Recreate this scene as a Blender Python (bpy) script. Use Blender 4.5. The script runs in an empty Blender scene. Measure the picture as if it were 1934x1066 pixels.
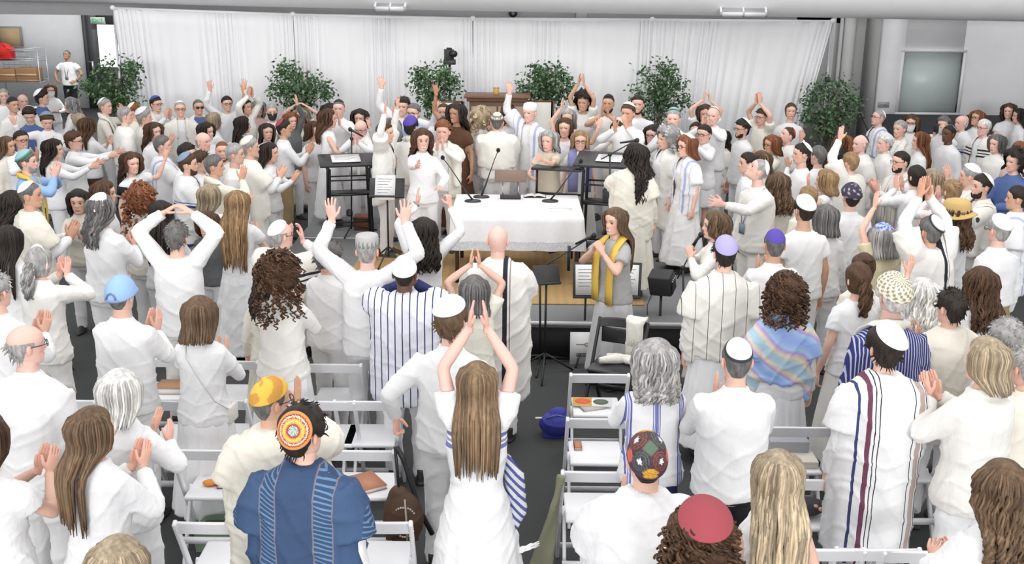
import bpy, math, random
import numpy as np
from mathutils import Vector, Matrix

# ---------------------------------------------------------------- camera
CAM_H = 3.65
PITCH = 16.0
ROLL = 0.6
FPX = 2010.0
SC = bpy.context.scene
COL = SC.collection
cam_d = bpy.data.cameras.new('camera')
cam_d.sensor_width = 36.0
cam_d.lens = 36.0 * FPX / 1934.0
cam_d.clip_end = 200
cam = bpy.data.objects.new('camera', cam_d)
COL.objects.link(cam)
cam.location = (0, 0, CAM_H)
cam.rotation_euler = (Matrix.Rotation(math.radians(90 - PITCH), 3, 'X') @ Matrix.Rotation(math.radians(ROLL), 3, 'Z')).to_euler()
SC.camera = cam

# ---------------------------------------------------------------- light
SC.view_settings.view_transform = 'Standard'
SC.view_settings.look = 'None'
SC.view_settings.gamma = 1.0
SC.view_settings.exposure = 0.05
w = bpy.data.worlds.new('room_light')
SC.world = w
w.use_nodes = True
bg = w.node_tree.nodes['Background']
bg.inputs['Color'].default_value = (1.0, 1.0, 1.02, 1)
bg.inputs['Strength'].default_value = 0.98


def area_lamp(name, x, y, z, sx, sy, power, rx=0.0, col=(1, 0.985, 0.96)):
    l = bpy.data.lights.new(name, 'AREA')
    l.shape = 'RECTANGLE'
    l.size = sx
    l.size_y = sy
    l.energy = power
    l.color = col
    o = bpy.data.objects.new(name, l)
    o.location = (x, y, z)
    o.rotation_euler = (math.radians(rx), 0, 0)
    COL.objects.link(o)
    return o


for _i, (_x, _y, _p) in enumerate([(-3.4, 4.0, 50), (3.4, 4.0, 50), (-3.8, 10.0, 70), (3.8, 10.0, 70), (0.0, 7.6, 60), (0, 14.2, 80), (-9, 24, 420)]):
    area_lamp('ceiling_lamp', _x, _y, 6.6, 2.4, 1.6, _p)
for _x in (-6.0, 6.0):      # added fill panels far behind the camera, brightening the walls and duct
    area_lamp('front_fill', _x, -12.0, 4.0, 8.0, 3.6, 1500, 86, (1, 1, 1))

T_P = math.tan(math.radians(PITCH))
C_P = math.cos(math.radians(PITCH))
S_P = math.sin(math.radians(PITCH))


def ray(px, py):
    a, b = (px - 967.0) / FPX, (533.0 - py) / FPX
    c, s = math.cos(math.radians(ROLL)), math.sin(math.radians(ROLL))
    u, v = a * c - b * s, a * s + b * c
    return (u, C_P + v * S_P, -S_P + v * C_P)


def at_z(px, py, z):
    """the point of height z that stands behind pixel px, py of the photograph"""
    d = ray(px, py)
    t = (z - CAM_H) / d[2]
    return (d[0] * t, d[1] * t, z)


def at_y(px, py, y):
    d = ray(px, py)
    t = y / d[1]
    return (d[0] * t, y, CAM_H + d[2] * t)


def ppm(y, z):
    """pixels per metre at distance y and height z"""
    return FPX / (y * C_P + (CAM_H - z) * S_P)


# ---------------------------------------------------------------- mesh helpers
class MB:
    def __init__(self):
        self.v = []
        self.f = []
        self.c = []
        self.n = 0

    def add(self, v, f, col=(1, 1, 1)):
        v = np.asarray(v, float).reshape(-1, 3)
        k = len(v)
        self.v.append(v)
        for q in f:
            self.f.append(tuple(i + self.n for i in q))
        c = np.asarray(col, float)
        if c.ndim == 1:
            c = np.repeat(c[None, :], k, 0)
        self.c.append(c)
        self.n += k
        return self

    def merge(self, o, M=None, col=None):
        V, C = np.concatenate(o.v), np.concatenate(o.c)
        if M is not None:
            V = V @ M[:3, :3].T + M[:3, 3]
        return self.add(V, o.f, C if col is None else col)

    def box(self, x0, x1, y0, y1, z0, z1, col=(1, 1, 1), M=None):
        v = np.array([(x, y, z) for z in (z0, z1) for y in (y0, y1) for x in (x0, x1)], float)
        if M is not None:
            v = v @ M[:3, :3].T + M[:3, 3]
        return self.add(v, [(0, 2, 3, 1), (4, 5, 7, 6), (0, 1, 5, 4), (2, 6, 7, 3), (0, 4, 6, 2), (1, 3, 7, 5)], col)

    def rings(self, R, close=True, caps=True, col=(1, 1, 1)):
        R = np.asarray(R, float)
        m, s = R.shape[0], R.shape[1]
        f = []
        for i in range(m - 1):
            for j in range(s if close else s - 1):
                k = (j + 1) % s
                f.append((i * s + j, i * s + k, (i + 1) * s + k, (i + 1) * s + j))
        if caps and close:
            f.append(tuple(range(s - 1, -1, -1)))
            f.append(tuple((m - 1) * s + j for j in range(s)))
        return self.add(R.reshape(-1, 3), f, col)

    def tube(self, P, r, s=8, col=(1, 1, 1), flat=None, caps=True):
        P = np.asarray(P, float)
        r = np.broadcast_to(np.asarray(r, float), (len(P),))
        T = np.gradient(P, axis=0)
        T /= np.linalg.norm(T, axis=1)[:, None] + 1e-9
        a = np.array([0, 0, 1.0]) if abs(T[0][2]) < .9 else np.array([0, 1.0, 0])
        N = np.cross(a, T[0])
        N /= np.linalg.norm(N)
        th = np.arange(s) * 2 * math.pi / s
        R = []
        for i in range(len(P)):
            N = N - T[i] * np.dot(N, T[i])
            N /= np.linalg.norm(N) + 1e-9
            B = np.cross(T[i], N)
            fl = 1 if flat is None else flat
            R.append(P[i] + r[i] * (np.cos(th)[:, None] * N * fl + np.sin(th)[:, None] * B))
        return self.rings(R, True, caps, col)

    def ball(self, c, rx, ry=None, rz=None, n=12, m=8, col=(1, 1, 1)):
        ry = rx if ry is None else ry
        rz = rx if rz is None else rz
        v, f = [(0, 0, -1)], []
        for i in range(1, m):
            a = -math.pi / 2 + math.pi * i / m
            for j in range(n):
                b = 2 * math.pi * j / n
                v.append((math.cos(a) * math.cos(b), math.cos(a) * math.sin(b), math.sin(a)))
        v.append((0, 0, 1))
        for j in range(n):
            f.append((0, 1 + (j + 1) % n, 1 + j))
            f.append((len(v) - 1, 1 + (m - 2) * n + j, 1 + (m - 2) * n + (j + 1) % n))
        for i in range(m - 2):
            for j in range(n):
                a, b = 1 + i * n + j, 1 + i * n + (j + 1) % n
                f.append((a, b, b + n, a + n))
        return self.add(np.array(v) * (rx, ry, rz) + np.array(c), f, col)

    def mesh(self, name, smooth=True, color=False):
        me = bpy.data.meshes.new(name)
        V = np.concatenate(self.v)
        fl = np.fromiter((i for q in self.f for i in q), np.int32)
        ln = np.fromiter((len(q) for q in self.f), np.int32)
        me.vertices.add(len(V))
        me.vertices.foreach_set('co', V.ravel())
        me.loops.add(len(fl))
        me.loops.foreach_set('vertex_index', fl)
        me.polygons.add(len(ln))
        me.polygons.foreach_set('loop_start', np.concatenate([[0], np.cumsum(ln)[:-1]]).astype(np.int32))
        me.update(calc_edges=True)
        if smooth:
            me.polygons.foreach_set('use_smooth', np.ones(len(ln), bool))
        if color:
            a = me.color_attributes.new('Col', 'FLOAT_COLOR', 'POINT')
            C = np.ones((len(V), 4))
            C[:, :3] = np.concatenate(self.c)
            a.data.foreach_set('color', C.ravel())
        return me

    def obj(self, name, mat, parent=None, smooth=True, color=False, bevel=0):
        me = self.mesh(name, smooth, color)
        if mat is not None:
            me.materials.append(mat)
        o = bpy.data.objects.new(name, me)
        COL.objects.link(o)
        if parent is not None:
            o.parent = parent
        if bevel:
            b = o.modifiers.new('bevel', 'BEVEL')
            b.width = bevel
            b.segments = 2
            b.limit_method = 'ANGLE'
        if smooth and bevel:
            try:
                me.set_sharp_from_angle(angle=math.radians(40))
            except Exception:
                pass
        return o


def tag(o, label, cat, group=None, kind=None):
    if label:
        o['label'] = label
    if cat:
        o['category'] = cat
    if group:
        o['group'] = group
    if kind:
        o['kind'] = kind
    return o


def thing(name, label, cat, loc=(0, 0, 0), rz=0.0, group=None):
    o = bpy.data.objects.new(name, None)
    o.empty_display_size = .1
    COL.objects.link(o)
    o.location = loc
    o.rotation_euler = (0, 0, rz)
    return tag(o, label, cat, group)


def struct(name, mb, mat, smooth=False, bevel=0):
    return tag(mb.obj(name, mat, None, smooth, bevel=bevel), None, None, None, 'structure')


def rotz(a, t=(0, 0, 0)):
    M = np.eye(4)
    c, s = math.cos(a), math.sin(a)
    M[:2, :2] = [[c, -s], [s, c]]
    M[:3, 3] = t
    return M


def rotx(a, t=(0, 0, 0)):
    M = np.eye(4)
    c, s = math.cos(a), math.sin(a)
    M[1:3, 1:3] = [[c, -s], [s, c]]
    M[:3, 3] = t
    return M


def roty(a, t=(0, 0, 0)):
    M = np.eye(4)
    c, s = math.cos(a), math.sin(a)
    M[0, 0], M[0, 2], M[2, 0], M[2, 2] = c, s, -s, c
    M[:3, 3] = t
    return M


# ---------------------------------------------------------------- materials
_mats = {}


def nodes(name, rough=.7, metal=0.0):
    m = bpy.data.materials.new(name)
    m.use_nodes = True
    nt = m.node_tree
    b = nt.nodes['Principled BSDF']
    b.inputs['Roughness'].default_value = rough
    b.inputs['Metallic'].default_value = metal
    return m, nt, b


def bump(nt, b, scale=40, strength=.2, dist=.004, detail=3, stretch=(1, 1, 1)):
    tc = nt.nodes.new('ShaderNodeTexCoord')
    mp = nt.nodes.new('ShaderNodeMapping')
    mp.inputs['Scale'].default_value = stretch
    nz = nt.nodes.new('ShaderNodeTexNoise')
    nz.inputs['Scale'].default_value = scale
    nz.inputs['Detail'].default_value = detail
    bp = nt.nodes.new('ShaderNodeBump')
    bp.inputs['Strength'].default_value = strength
    bp.inputs['Distance'].default_value = dist
    L = nt.links.new
    L(tc.outputs['Object'], mp.inputs['Vector'])
    L(mp.outputs['Vector'], nz.inputs['Vector'])
    L(nz.outputs['Fac'], bp.inputs['Height'])
    L(bp.outputs['Normal'], b.inputs['Normal'])
    return nz


def plain(name, col, rough=.6, metal=0.0, bscale=0, bs=.2, bd=.003, emit=0.0, alpha=1.0):
    key = ('plain', name)
    if key in _mats:
        return _mats[key]
    m, nt, b = nodes(name, rough, metal)
    b.inputs['Base Color'].default_value = (*col, 1)
    if bscale:
        nz = bump(nt, b, bscale, bs, bd)
        rp = nt.nodes.new('ShaderNodeMixRGB')
        rp.inputs['Color1'].default_value = (*[c * .93 for c in col], 1)
        rp.inputs['Color2'].default_value = (*[min(1, c * 1.05) for c in col], 1)
        nt.links.new(nz.outputs['Fac'], rp.inputs['Fac'])
        nt.links.new(rp.outputs['Color'], b.inputs['Base Color'])
    if emit:
        b.inputs['Emission Color'].default_value = (*col, 1)
        b.inputs['Emission Strength'].default_value = emit
    if alpha < 1:
        b.inputs['Alpha'].default_value = alpha
    _mats[key] = m
    return m


CLOTH = {
    'white': (.80, .80, .805), 'warm': (.80, .785, .745), 'cream': (.77, .735, .64), 'ivory': (.78, .76, .70),
    'grey': (.40, .40, .39), 'lgrey': (.60, .60, .60), 'dgrey': (.14, .145, .15), 'black': (.022, .022, .026),
    'khaki': (.34, .25, .13), 'blue': (.09, .14, .32), 'sky': (.30, .47, .78), 'navy': (.03, .04, .12),
    'denim': (.07, .15, .33), 'yellow': (.75, .50, .10), 'gold': (.55, .38, .10), 'red': (.55, .05, .04),
    'maroon': (.45, .07, .085), 'rose': (.70, .50, .46), 'peri': (.27, .28, .50), 'butter': (.70, .62, .42), 'lilac': (.42, .38, .68), 'purple': (.10, .07, .38),
    'teal': (.25, .45, .48), 'tan': (.48, .38, .26), 'brown': (.10, .05, .03), 'sage': (.28, .32, .27),
    'pale': (.60, .66, .80), 'beige': (.62, .54, .42),
}


def stripes(nt, axis, specs, base, vec=None):
    """base colour with bands: specs = (lo, hi, colour) on the object's own axis (absolute value when axis is upper case)"""
    L = nt.links.new
    tc = nt.nodes.new('ShaderNodeTexCoord')
    sp = nt.nodes.new('ShaderNodeSeparateXYZ')
    L(tc.outputs['Object'], sp.inputs['Vector'])
    src = sp.outputs['XYZ'.index(axis.upper())]
    if axis.isupper():
        a = nt.nodes.new('ShaderNodeMath')
        a.operation = 'ABSOLUTE'
        L(src, a.inputs[0])
        src = a.outputs[0]
    out = base
    for lo, hi, c in specs:
        s = nt.nodes.new('ShaderNodeMath')
        s.operation = 'SUBTRACT'
        L(src, s.inputs[0])
        s.inputs[1].default_value = (lo + hi) / 2
        a = nt.nodes.new('ShaderNodeMath')
        a.operation = 'ABSOLUTE'
        L(s.outputs[0], a.inputs[0])
        g = nt.nodes.new('ShaderNodeMath')
        g.operation = 'LESS_THAN'
        L(a.outputs[0], g.inputs[0])
        g.inputs[1].default_value = (hi - lo) / 2
        mx = nt.nodes.new('ShaderNodeMixRGB')
        L(g.outputs[0], mx.inputs['Fac'])
        if isinstance(out, tuple):
            mx.inputs['Color1'].default_value = (*out, 1)
        else:
            L(out, mx.inputs['Color1'])
        mx.inputs['Color2'].default_value = (*c, 1)
        out = mx.outputs['Color']
    return out


def periodic(nt, axis, period, duty, base, col, off=0.0, slope=None):
    L = nt.links.new
    tc = nt.nodes.new('ShaderNodeTexCoord')
    d = nt.nodes.new('ShaderNodeVectorMath')
    d.operation = 'DOT_PRODUCT'
    L(tc.outputs['Object'], d.inputs[0])
    v = {'x': (1, 0, 0), 'y': (0, 1, 0), 'z': (0, 0, 1)}[axis] if slope is None else slope
    d.inputs[1].default_value = v
    m0 = nt.nodes.new('ShaderNodeMath')
    m0.operation = 'ADD'
    L(d.outputs['Value'], m0.inputs[0])
    m0.inputs[1].default_value = 50 * period + off
    m = nt.nodes.new('ShaderNodeMath')
    m.operation = 'MODULO'
    L(m0.outputs[0], m.inputs[0])
    m.inputs[1].default_value = period
    g = nt.nodes.new('ShaderNodeMath')
    g.operation = 'LESS_THAN'
    L(m.outputs[0], g.inputs[0])
    g.inputs[1].default_value = period * duty
    mx = nt.nodes.new('ShaderNodeMixRGB')
    L(g.outputs[0], mx.inputs['Fac'])
    if isinstance(base, tuple):
        mx.inputs['Color1'].default_value = (*base, 1)
    else:
        L(base, mx.inputs['Color1'])
    mx.inputs['Color2'].default_value = (*col, 1)
    return mx.outputs['Color']


def cloth(key):
    if ('cloth', key) in _mats:
        return _mats[('cloth', key)]
    m, nt, b = nodes('fabric_' + key, .88)
    b.inputs['Specular IOR Level'].default_value = .2
    W, K = CLOTH['white'], (.03, .03, .04)
    if key in CLOTH:
        b.inputs['Base Color'].default_value = (*CLOTH[key], 1)
        out = None
    elif key == 'bluestripe':      # white with fine dark blue vertical stripes
        out = periodic(nt, 'x', .052, .16, (.76, .77, .83), (.045, .05, .16), .01)
    elif key == 'navystripe':
        out = periodic(nt, 'x', .020, .34, (.035, .045, .17), (.50, .50, .64))
    elif key == 'widestripe':
        out = periodic(nt, 'x', .095, .045, CLOTH['ivory'], (.06, .05, .05), .03)
    elif key == 'blackband':       # cream shawl, black bands low on the sides
        out = stripes(nt, 'z', [(.62, .66, K), (.69, .71, K), (.74, .80, K), (.85, .865, K)], CLOTH['ivory'])
    elif key == 'sideband':
        out = stripes(nt, 'X', [(.205, .222, K), (.232, .239, K)], CLOTH['ivory'])
    elif key == 'backband':
        out = stripes(nt, 'x', [(.05, .085, K), (.10, .108, (.25, .2, .2))], CLOTH['warm'])
    elif key == 'shoulderband':
        out = stripes(nt, 'z', [(1.22, 1.245, K), (1.27, 1.285, K), (1.31, 1.335, K)], CLOTH['ivory'])
    elif key == 'bluebands':
        out = stripes(nt, 'z', [(1.17, 1.20, (.05, .08, .3)), (1.22, 1.23, (.05, .08, .3)), (.7, .75, (.05, .08, .3))], W)
    elif key == 'manyband':        # white tallit with maroon, navy and black bands down both sides
        P, N = (.17, .06, .10), (.05, .06, .16)
        out = stripes(nt, 'x', [(-.175, -.16, N), (-.125, -.10, P), (-.085, -.079, K), (-.06, -.054, K),
                                (.15, .157, K), (.18, .215, (.45, .36, .33)), (.225, .232, K)], W)
    elif key == 'tallitblue':
        out = stripes(nt, 'X', [(.12, .15, (.40, .45, .70)), (.19, .20, (.45, .5, .72))], W)
    elif key == 'embroidery':      # white blouse, three blue ribbons down the back
        N = (.13, .15, .42)
        out = stripes(nt, 'X', [(-.03, .006, N), (.008, .013, N), (.018, .024, N), (.148, .158, N), (.162, .172, (.35, .36, .6)), (.176, .186, N)], W)
    elif key == 'denimweave':      # deep blue handwoven shawl with pale ladder stripes
        D1, D2, LN = (.045, .078, .155), (.055, .098, .19), (.20, .17, .20)
        o1 = periodic(nt, 'z', .022, .36, D1, (.13, .23, .37), 0, (.35, 0, 1))
        o2 = stripes(nt, 'X', [(.0, .09, D1), (.175, .30, D2), (.085, .092, LN), (.17, .176, LN)], o1)
        out = stripes(nt, 'z', [(.60, .80, (.13, .12, .115)), (.82, .83, (.15, .2, .33))], o2)
    elif key == 'rainbow':
        L = nt.links.new
        tc = nt.nodes.new('ShaderNodeTexCoord')
        mp = nt.nodes.new('ShaderNodeMapping')
        mp.inputs['Rotation'].default_value = (0, math.radians(50), 0)
        nz = nt.nodes.new('ShaderNodeTexWave')
        nz.inputs['Scale'].default_value = 1.1
        nz.inputs['Distortion'].default_value = 5
        nz.inputs['Detail'].default_value = 2
        nz.inputs['Phase Offset'].default_value = 2.2
        r = nt.nodes.new('ShaderNodeValToRGB')
        r.color_ramp.elements.remove(r.color_ramp.elements[0])
        r.color_ramp.elements[0].position = 0
        r.color_ramp.elements[0].color = (.32, .45, .82, 1)
        for p, c in [(.25, (.42, .62, .86)), (.45, (.45, .38, .70)), (.62, (.78, .55, .62)), (.78, (.80, .74, .50)), (.95, (.45, .62, .75))]:
            e = r.color_ramp.elements.new(p)
            e.color = (*c, 1)
        L(tc.outputs['Object'], mp.inputs['Vector'])
        L(mp.outputs['Vector'], nz.inputs['Vector'])
        L(nz.outputs['Fac'], r.inputs['Fac'])
        out = r.outputs['Color']
    elif key == 'bluediamond':
        out = periodic(nt, 'z', .05, .45, (.60, .60, .62), (.08, .10, .28), 0, (.9, 0, 1))
    elif key == 'blueshoulder':    # white dress with blue patterned shoulders
        out = stripes(nt, 'z', [(1.31, 1.335, (.18, .2, .42)), (1.345, 1.36, (.3, .32, .5)), (1.375, 1.395, (.15, .17, .38))], W)
    else:
        raise KeyError(key)
    if out is not None:
        nt.links.new(out, b.inputs['Base Color'])
    bump(nt, b, 9, .55, .018, 4, (1.6, 1.6, .75))
    _mats[('cloth', key)] = m
    return m


def attr_mat(name, rough, strand=0, sss=0):
    m, nt, b = nodes(name, rough)
    a = nt.nodes.new('ShaderNodeVertexColor')
    a.layer_name = 'Col'
    out = a.outputs['Color']
    if strand:
        nz = bump(nt, b, 60, .5, .004, 3, (1, 1, .18))
        mx = nt.nodes.new('ShaderNodeMixRGB')
        mx.blend_type = 'MULTIPLY'
        mx.inputs['Fac'].default_value = .55
        rp = nt.nodes.new('ShaderNodeValToRGB')
        rp.color_ramp.elements[0].position = .3
        rp.color_ramp.elements[0].color = (.35, .35, .35, 1)
        rp.color_ramp.elements[1].position = .7
        rp.color_ramp.elements[1].color = (1.25, 1.25, 1.25, 1)
        nt.links.new(nz.outputs['Fac'], rp.inputs['Fac'])
        nt.links.new(out, mx.inputs['Color1'])
        nt.links.new(rp.outputs['Color'], mx.inputs['Color2'])
        out = mx.outputs['Color']
    nt.links.new(out, b.inputs['Base Color'])
    if sss:
        b.inputs['Specular IOR Level'].default_value = .35
    return m


SKIN = attr_mat('skin', .55, 0, 1)
HAIR = attr_mat('hair_strands', .62, 1)
HAIR.node_tree.nodes['Principled BSDF'].inputs['Specular IOR Level'].default_value = .25
DYED = attr_mat('dyed_fabric', .85)

# ================================================================ people
SKINS = {1: (.72, .46, .36), 2: (.60, .36, .25), 3: (.40, .22, .14), 4: (.13, .065, .04), 5: (.78, .50, .42)}
HAIRC = {'dk': (.030, .022, .018), 'br': (.085, .045, .025), 'mb': (.14, .088, .052), 'lb': (.30, .19, .10), 'bl': (.37, .295, .20), 'db': (.22, .145, .085),
         'rd': (.22, .085, .04), 'gr': (.36, .35, .34), 'dg': (.15, .145, .14), 'wh': (.72, .71, .68), 'bg': (.40, .31, .20)}

_F = ([-.12, -.113, -.10, -.085, -.07, -.055, -.04, -.02, 0, .02, .045, .07, .095, .112, .12],
      [.030, .068, .084, .083, .087, .088, .085, .087, .085, .092, .094, .086, .063, .033, 0])
_B = ([-.12, -.11, -.10, -.08, -.05, -.02, .02, .05, .08, .10, .113, .12], [.0, .03, .045, .060, .075, .090, .101, .101, .085, .060, .033, 0])
_W = ([-.12, -.115, -.10, -.08, -.05, -.02, .02, .05, .08, .10, .113, .12], [.0, .028, .046, .057, .065, .071, .077, .076, .064, .045, .026, 0])


def head_grid(m, s, swell=0.0):
    t = np.linspace(0, 1, m)
    z = -.12 * np.cos(t * math.pi)
    z[0], z[-1] = -.1199, .1199
    ph = np.arange(s) * 2 * math.pi / s
    Z, PH = np.meshgrid(z, ph, indexing='ij')
    sn, cs = np.sin(PH), np.cos(PH)
    x = np.interp(Z, *_W) * np.sign(sn) * np.abs(sn) ** .92
    y = np.where(cs > 0, np.interp(Z, *_F), np.interp(Z, *_B)) * np.sign(cs) * np.abs(cs) ** .92
    P = np.stack([x, y, Z], -1)
    if swell:
        N = P / (np.array([.077, .098, .12]) ** 2)
        N /= np.linalg.norm(N, axis=-1)[..., None]
        P = P + N * swell
    return P, PH, Z


def grid_faces(m, s, keep=None):
    f = []
    for i in range(m - 1):
        for j in range(s):
            k = (j + 1) % s
            if keep is None or (keep[i, j] and keep[i, k] and keep[i + 1, j] and keep[i + 1, k]):
                f.append((i * s + j, i * s + k, (i + 1) * s + k, (i + 1) * s + j))
    return f


def head_mb(lod, skin, brow, smile=True, lip=None):
    m, s = [(40, 52), (36, 44), (30, 36)][lod]
    P, PH, Z = head_grid(m, s)
    x, y, z = P[..., 0].copy(), P[..., 1].copy(), P[..., 2]
    fr = y > 0
    ax = np.abs(x)
    nr = np.interp(z, [-.048, -.038, -.03, .0, .025], [0, .8, 1, .45, 0])
    y += fr * .026 * nr * np.exp(-(x / .0135) ** 2)
    y -= fr * .009 * np.exp(-((ax - .031) / .015) ** 2 - ((z - .003) / .012) ** 2)
    y += fr * .005 * np.exp(-((ax - .03) / .02) ** 2 - ((z - .026) / .009) ** 2)
    y += fr * .006 * np.exp(-(x / .024) ** 2 - ((z + .064) / .010) ** 2)
    y += fr * .006 * np.exp(-(x / .02) ** 2 - ((z + .105) / .015) ** 2)
    y -= fr * .005 * np.exp(-((ax - .05) / .014) ** 2 - ((z + .06) / .02) ** 2)
    P[..., 1] = y
    C = np.ones(P.shape) * np.array(skin)
    red = np.array(skin) * (1.12, .80, .78)
    g = (0, .0012, .0022)[lod]

    def paint(mask, c):
        C[mask] = c
    paint(fr & ((ax - .045) ** 2 / .018 ** 2 + (z + .03) ** 2 / .02 ** 2 < 1), red)
    zc = -.068 + (16 if smile else 0) * ax ** 2
    paint(fr & (ax < (.029 if smile else .024)) & (np.abs(z - zc) < .0085 + g), np.array(skin) * (.85, .40, .38))
    if smile:
        paint(fr & (ax < .022) & (np.abs(z - zc - .001) < .0045 + g), (.75, .72, .68))
    paint(fr & ((ax - .031) ** 2 / .0145 ** 2 + (z - .003) ** 2 / (.0075 + g) ** 2 < 1), np.array(skin) * .45 + .12 if lod else (.62, .58, .55))
    paint(fr & ((ax - .031) ** 2 / (.0065 + 1.6 * g) ** 2 + (z - .003) ** 2 / (.0075 + g) ** 2 < 1), (.03, .02, .015))
    paint(fr & (np.abs(ax - .032) < .017) & (np.abs(z - .026 + 3 * (ax - .032) ** 2 * 4) < .0035 + g * .6), np.array(brow) * .55 + np.array(skin) * .3)
    mb = MB()
    mb.add(P.reshape(-1, 3), grid_faces(m, s) + [tuple(range(s - 1, -1, -1)), tuple((m - 1) * s + j for j in range(s))], C.reshape(-1, 3))
    for sd in (-1, 1):
        e = MB().ball((0, 0, 0), .011, .019, .031, 10 if lod < 2 else 6, 6 if lod < 2 else 4, np.array(skin) * (1.05, .9, .88))
        mb.merge(e, rotz(sd * .35, (sd * .078, -.012, -.008)))
    return mb


_scr = {}


def voxel(mb, size, smooth=2):
    """one continuous surface out of overlapping solids"""
    me = mb.mesh('scratch', True)
    o = bpy.data.objects.new('scratch', me)
    COL.objects.link(o)
    r = o.modifiers.new('r', 'REMESH')
    r.mode = 'VOXEL'
    r.voxel_size = size
    r.use_smooth_shade = True
    if smooth:
        s = o.modifiers.new('s', 'SMOOTH')
        s.factor = .5
        s.iterations = smooth
    dg = bpy.context.evaluated_depsgraph_get()
    ev = o.evaluated_get(dg)
    em = ev.to_mesh()
    n = len(em.vertices)
    V = np.empty(n * 3)
    em.vertices.foreach_get('co', V)
    V = V.reshape(-1, 3)
    F = [tuple(p.vertices) for p in em.polygons]
    ev.to_mesh_clear()
    bpy.data.objects.remove(o)
    bpy.data.meshes.remove(me)
    return V, F


def hand_raw(curl, spread, thumb):
    mb = MB()
    R = []
    for z, rx, ry in [(-.03, .027, .021), (0, .027, .019), (.02, .031, .017), (.05, .039, .016), (.08, .041, .0145), (.097, .038, .012)]:
        a = np.arange(14) * 2 * math.pi / 14
        R.append(np.stack([rx * np.cos(a), ry * np.sin(a) + .004 * (z / .1) * curl, np.full(14, z)], -1))
    mb.rings(R)
    for k, (x, ln) in enumerate([(-.029, .070), (-.0098, .079), (.0098, .073), (.0285, .057)]):
        p = np.array([x, 0, .082])
        a = 0.0
        sp = (k - 1.5) * spread
        pts = [p - (0, 0, .02), p]
        for q, fr in enumerate((.45, .32, .23)):
            a += curl * (.55 + .35 * q) * (1 + .12 * k)
            d = np.array([math.sin(sp), math.sin(a) * math.cos(sp), math.cos(a) * math.cos(sp)])
            p = p + d * ln * fr
            pts.append(p)
        mb.tube(pts, [.0088, .0088, .0084, .0076, .0062], 8)
    p = np.array([-.024, .003, .022])
    d1 = np.array([-.75, .25 + thumb * .5, .65])
    d1 /= np.linalg.norm(d1)
    d2 = np.array([-.35 + .3 * thumb, .2 + thumb * .6, .9])
    d2 /= np.linalg.norm(d2)
    pts = [p - d1 * .01, p, p + d1 * .036, p + d1 * .036 + d2 * .028, p + d1 * .036 + d2 * .048]
    mb.tube(pts, [.013, .0135, .0108, .0092, .007], 8)
    return mb


HANDS = {}
for _k, (_c, _s, _t) in {'flat': (.06, .03, 0), 'open': (.12, .17, -.1), 'curl': (.42, .05, .4), 'fist': (1.28, 0, 1.1)}.items():
    for _l, _vs in enumerate((.0034, .0055, .0085)):
        HANDS[_k, _l] = voxel(hand_raw(_c, _s, _t), _vs, 1)

POSES = {  # wrist, fingers, palm, elbow hint, hand
    'c': ((.034, .33, 1.27), (-.05, .5, .9), (-1, 0, 0), (.9, -.3, -1), 'flat'),
    'b': ((.09, .30, 1.22), (-.2, .5, .8), (-1, 0, .2), (1, -.2, -.7), 'flat'),
    'C': ((.034, .28, 1.46), (0, .3, 1), (-1, 0, 0), (1, 0, -.7), 'flat'),
    'h': ((.036, .14, 1.87), (-.1, .05, 1), (-1, 0, 0), (1, .1, 0), 'flat'),
    'H': ((.16, .12, 1.90), (-.35, .05, 1), (-1, .2, 0), (1, .1, 0), 'flat'),
    'u': ((.27, .10, 1.90), (.1, .05, 1), (-.3, 1, 0), (1, -.1, -.3), 'open'),
    'w': ((.50, .14, 1.62), (.3, .1, 1), (-.3, 1, 0), (.4, -.1, -1), 'open'),
    'd': ((.26, .05, .82), (0, .1, -1), (-1, 0, 0), (.3, -1, 0), 'curl'),
    'f': ((.09, .32, 1.08), (-.6, .7, .1), (-.5, 0, .9), (1, -.3, -.8), 'curl'),
    'p': ((.09, .24, 1.50), (-.2, .2, 1), (-.8, -.4, 0), (1, .1, -.9), 'curl'),
    'k': ((.25, .14, 1.84), (-.1, .1, 1), (-.6, .6, 0), (1, -.1, -.3), 'fist'),
    'x': ((-.10, .22, 1.17), (-1, .15, .05), (0, -1, -.2), (1, .2, -.9), 'curl'),
    'e': ((.16, .52, 1.40), (-.1, 1, .3), (-1, 0, 0), (.6, 0, -1), 'open'),
    'm': ((.06, .23, 1.37), (-.5, .2, .8), (-.8, -.4, 0), (1, .1, -.9), 'fist'),
    'D': ((.36, .06, .98), (.1, .1, -1), (-1, 0, 0), (.5, -1, .3), 'fist'),
    'a': ((.10, .08, 1.78), (-.8, .1, .5), (0, 0, -1), (1, 0, .2), 'curl'),
    't': ((.13, .36, 1.10), (-.2, 1, 0), (0, 0, -1), (1, -.2, -.6), 'flat'),
    's': ((.24, .16, .98), (-.5, .6, -.2), (0, -1, 0), (1, -.4, 0), 'curl'),
}

TORSO = {'m': [(1.50, .060, .060, .012), (1.46, .066, .064, .006), (1.44, .105, .072, .0), (1.415, .150, .086, 0), (1.38, .178, .098, 0),
               (1.30, .180, .114, 0), (1.20, .170, .113, 0), (1.08, .158, .106, 0), (.98, .165, .112, 0), (.88, .170, .118, 0), (.80, .150, .105, 0)],
         'f': [(1.50, .052, .052, .012), (1.46, .056, .056, .006), (1.44, .085, .064, .0), (1.415, .130, .078, 0), (1.38, .156, .090, 0),
               (1.30, .160, .112, .012), (1.20, .148, .112, .012), (1.08, .134, .096, 0), (.98, .158, .112, 0), (.88, .172, .122, 0), (.80, .155, .11, 0)]}


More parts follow.
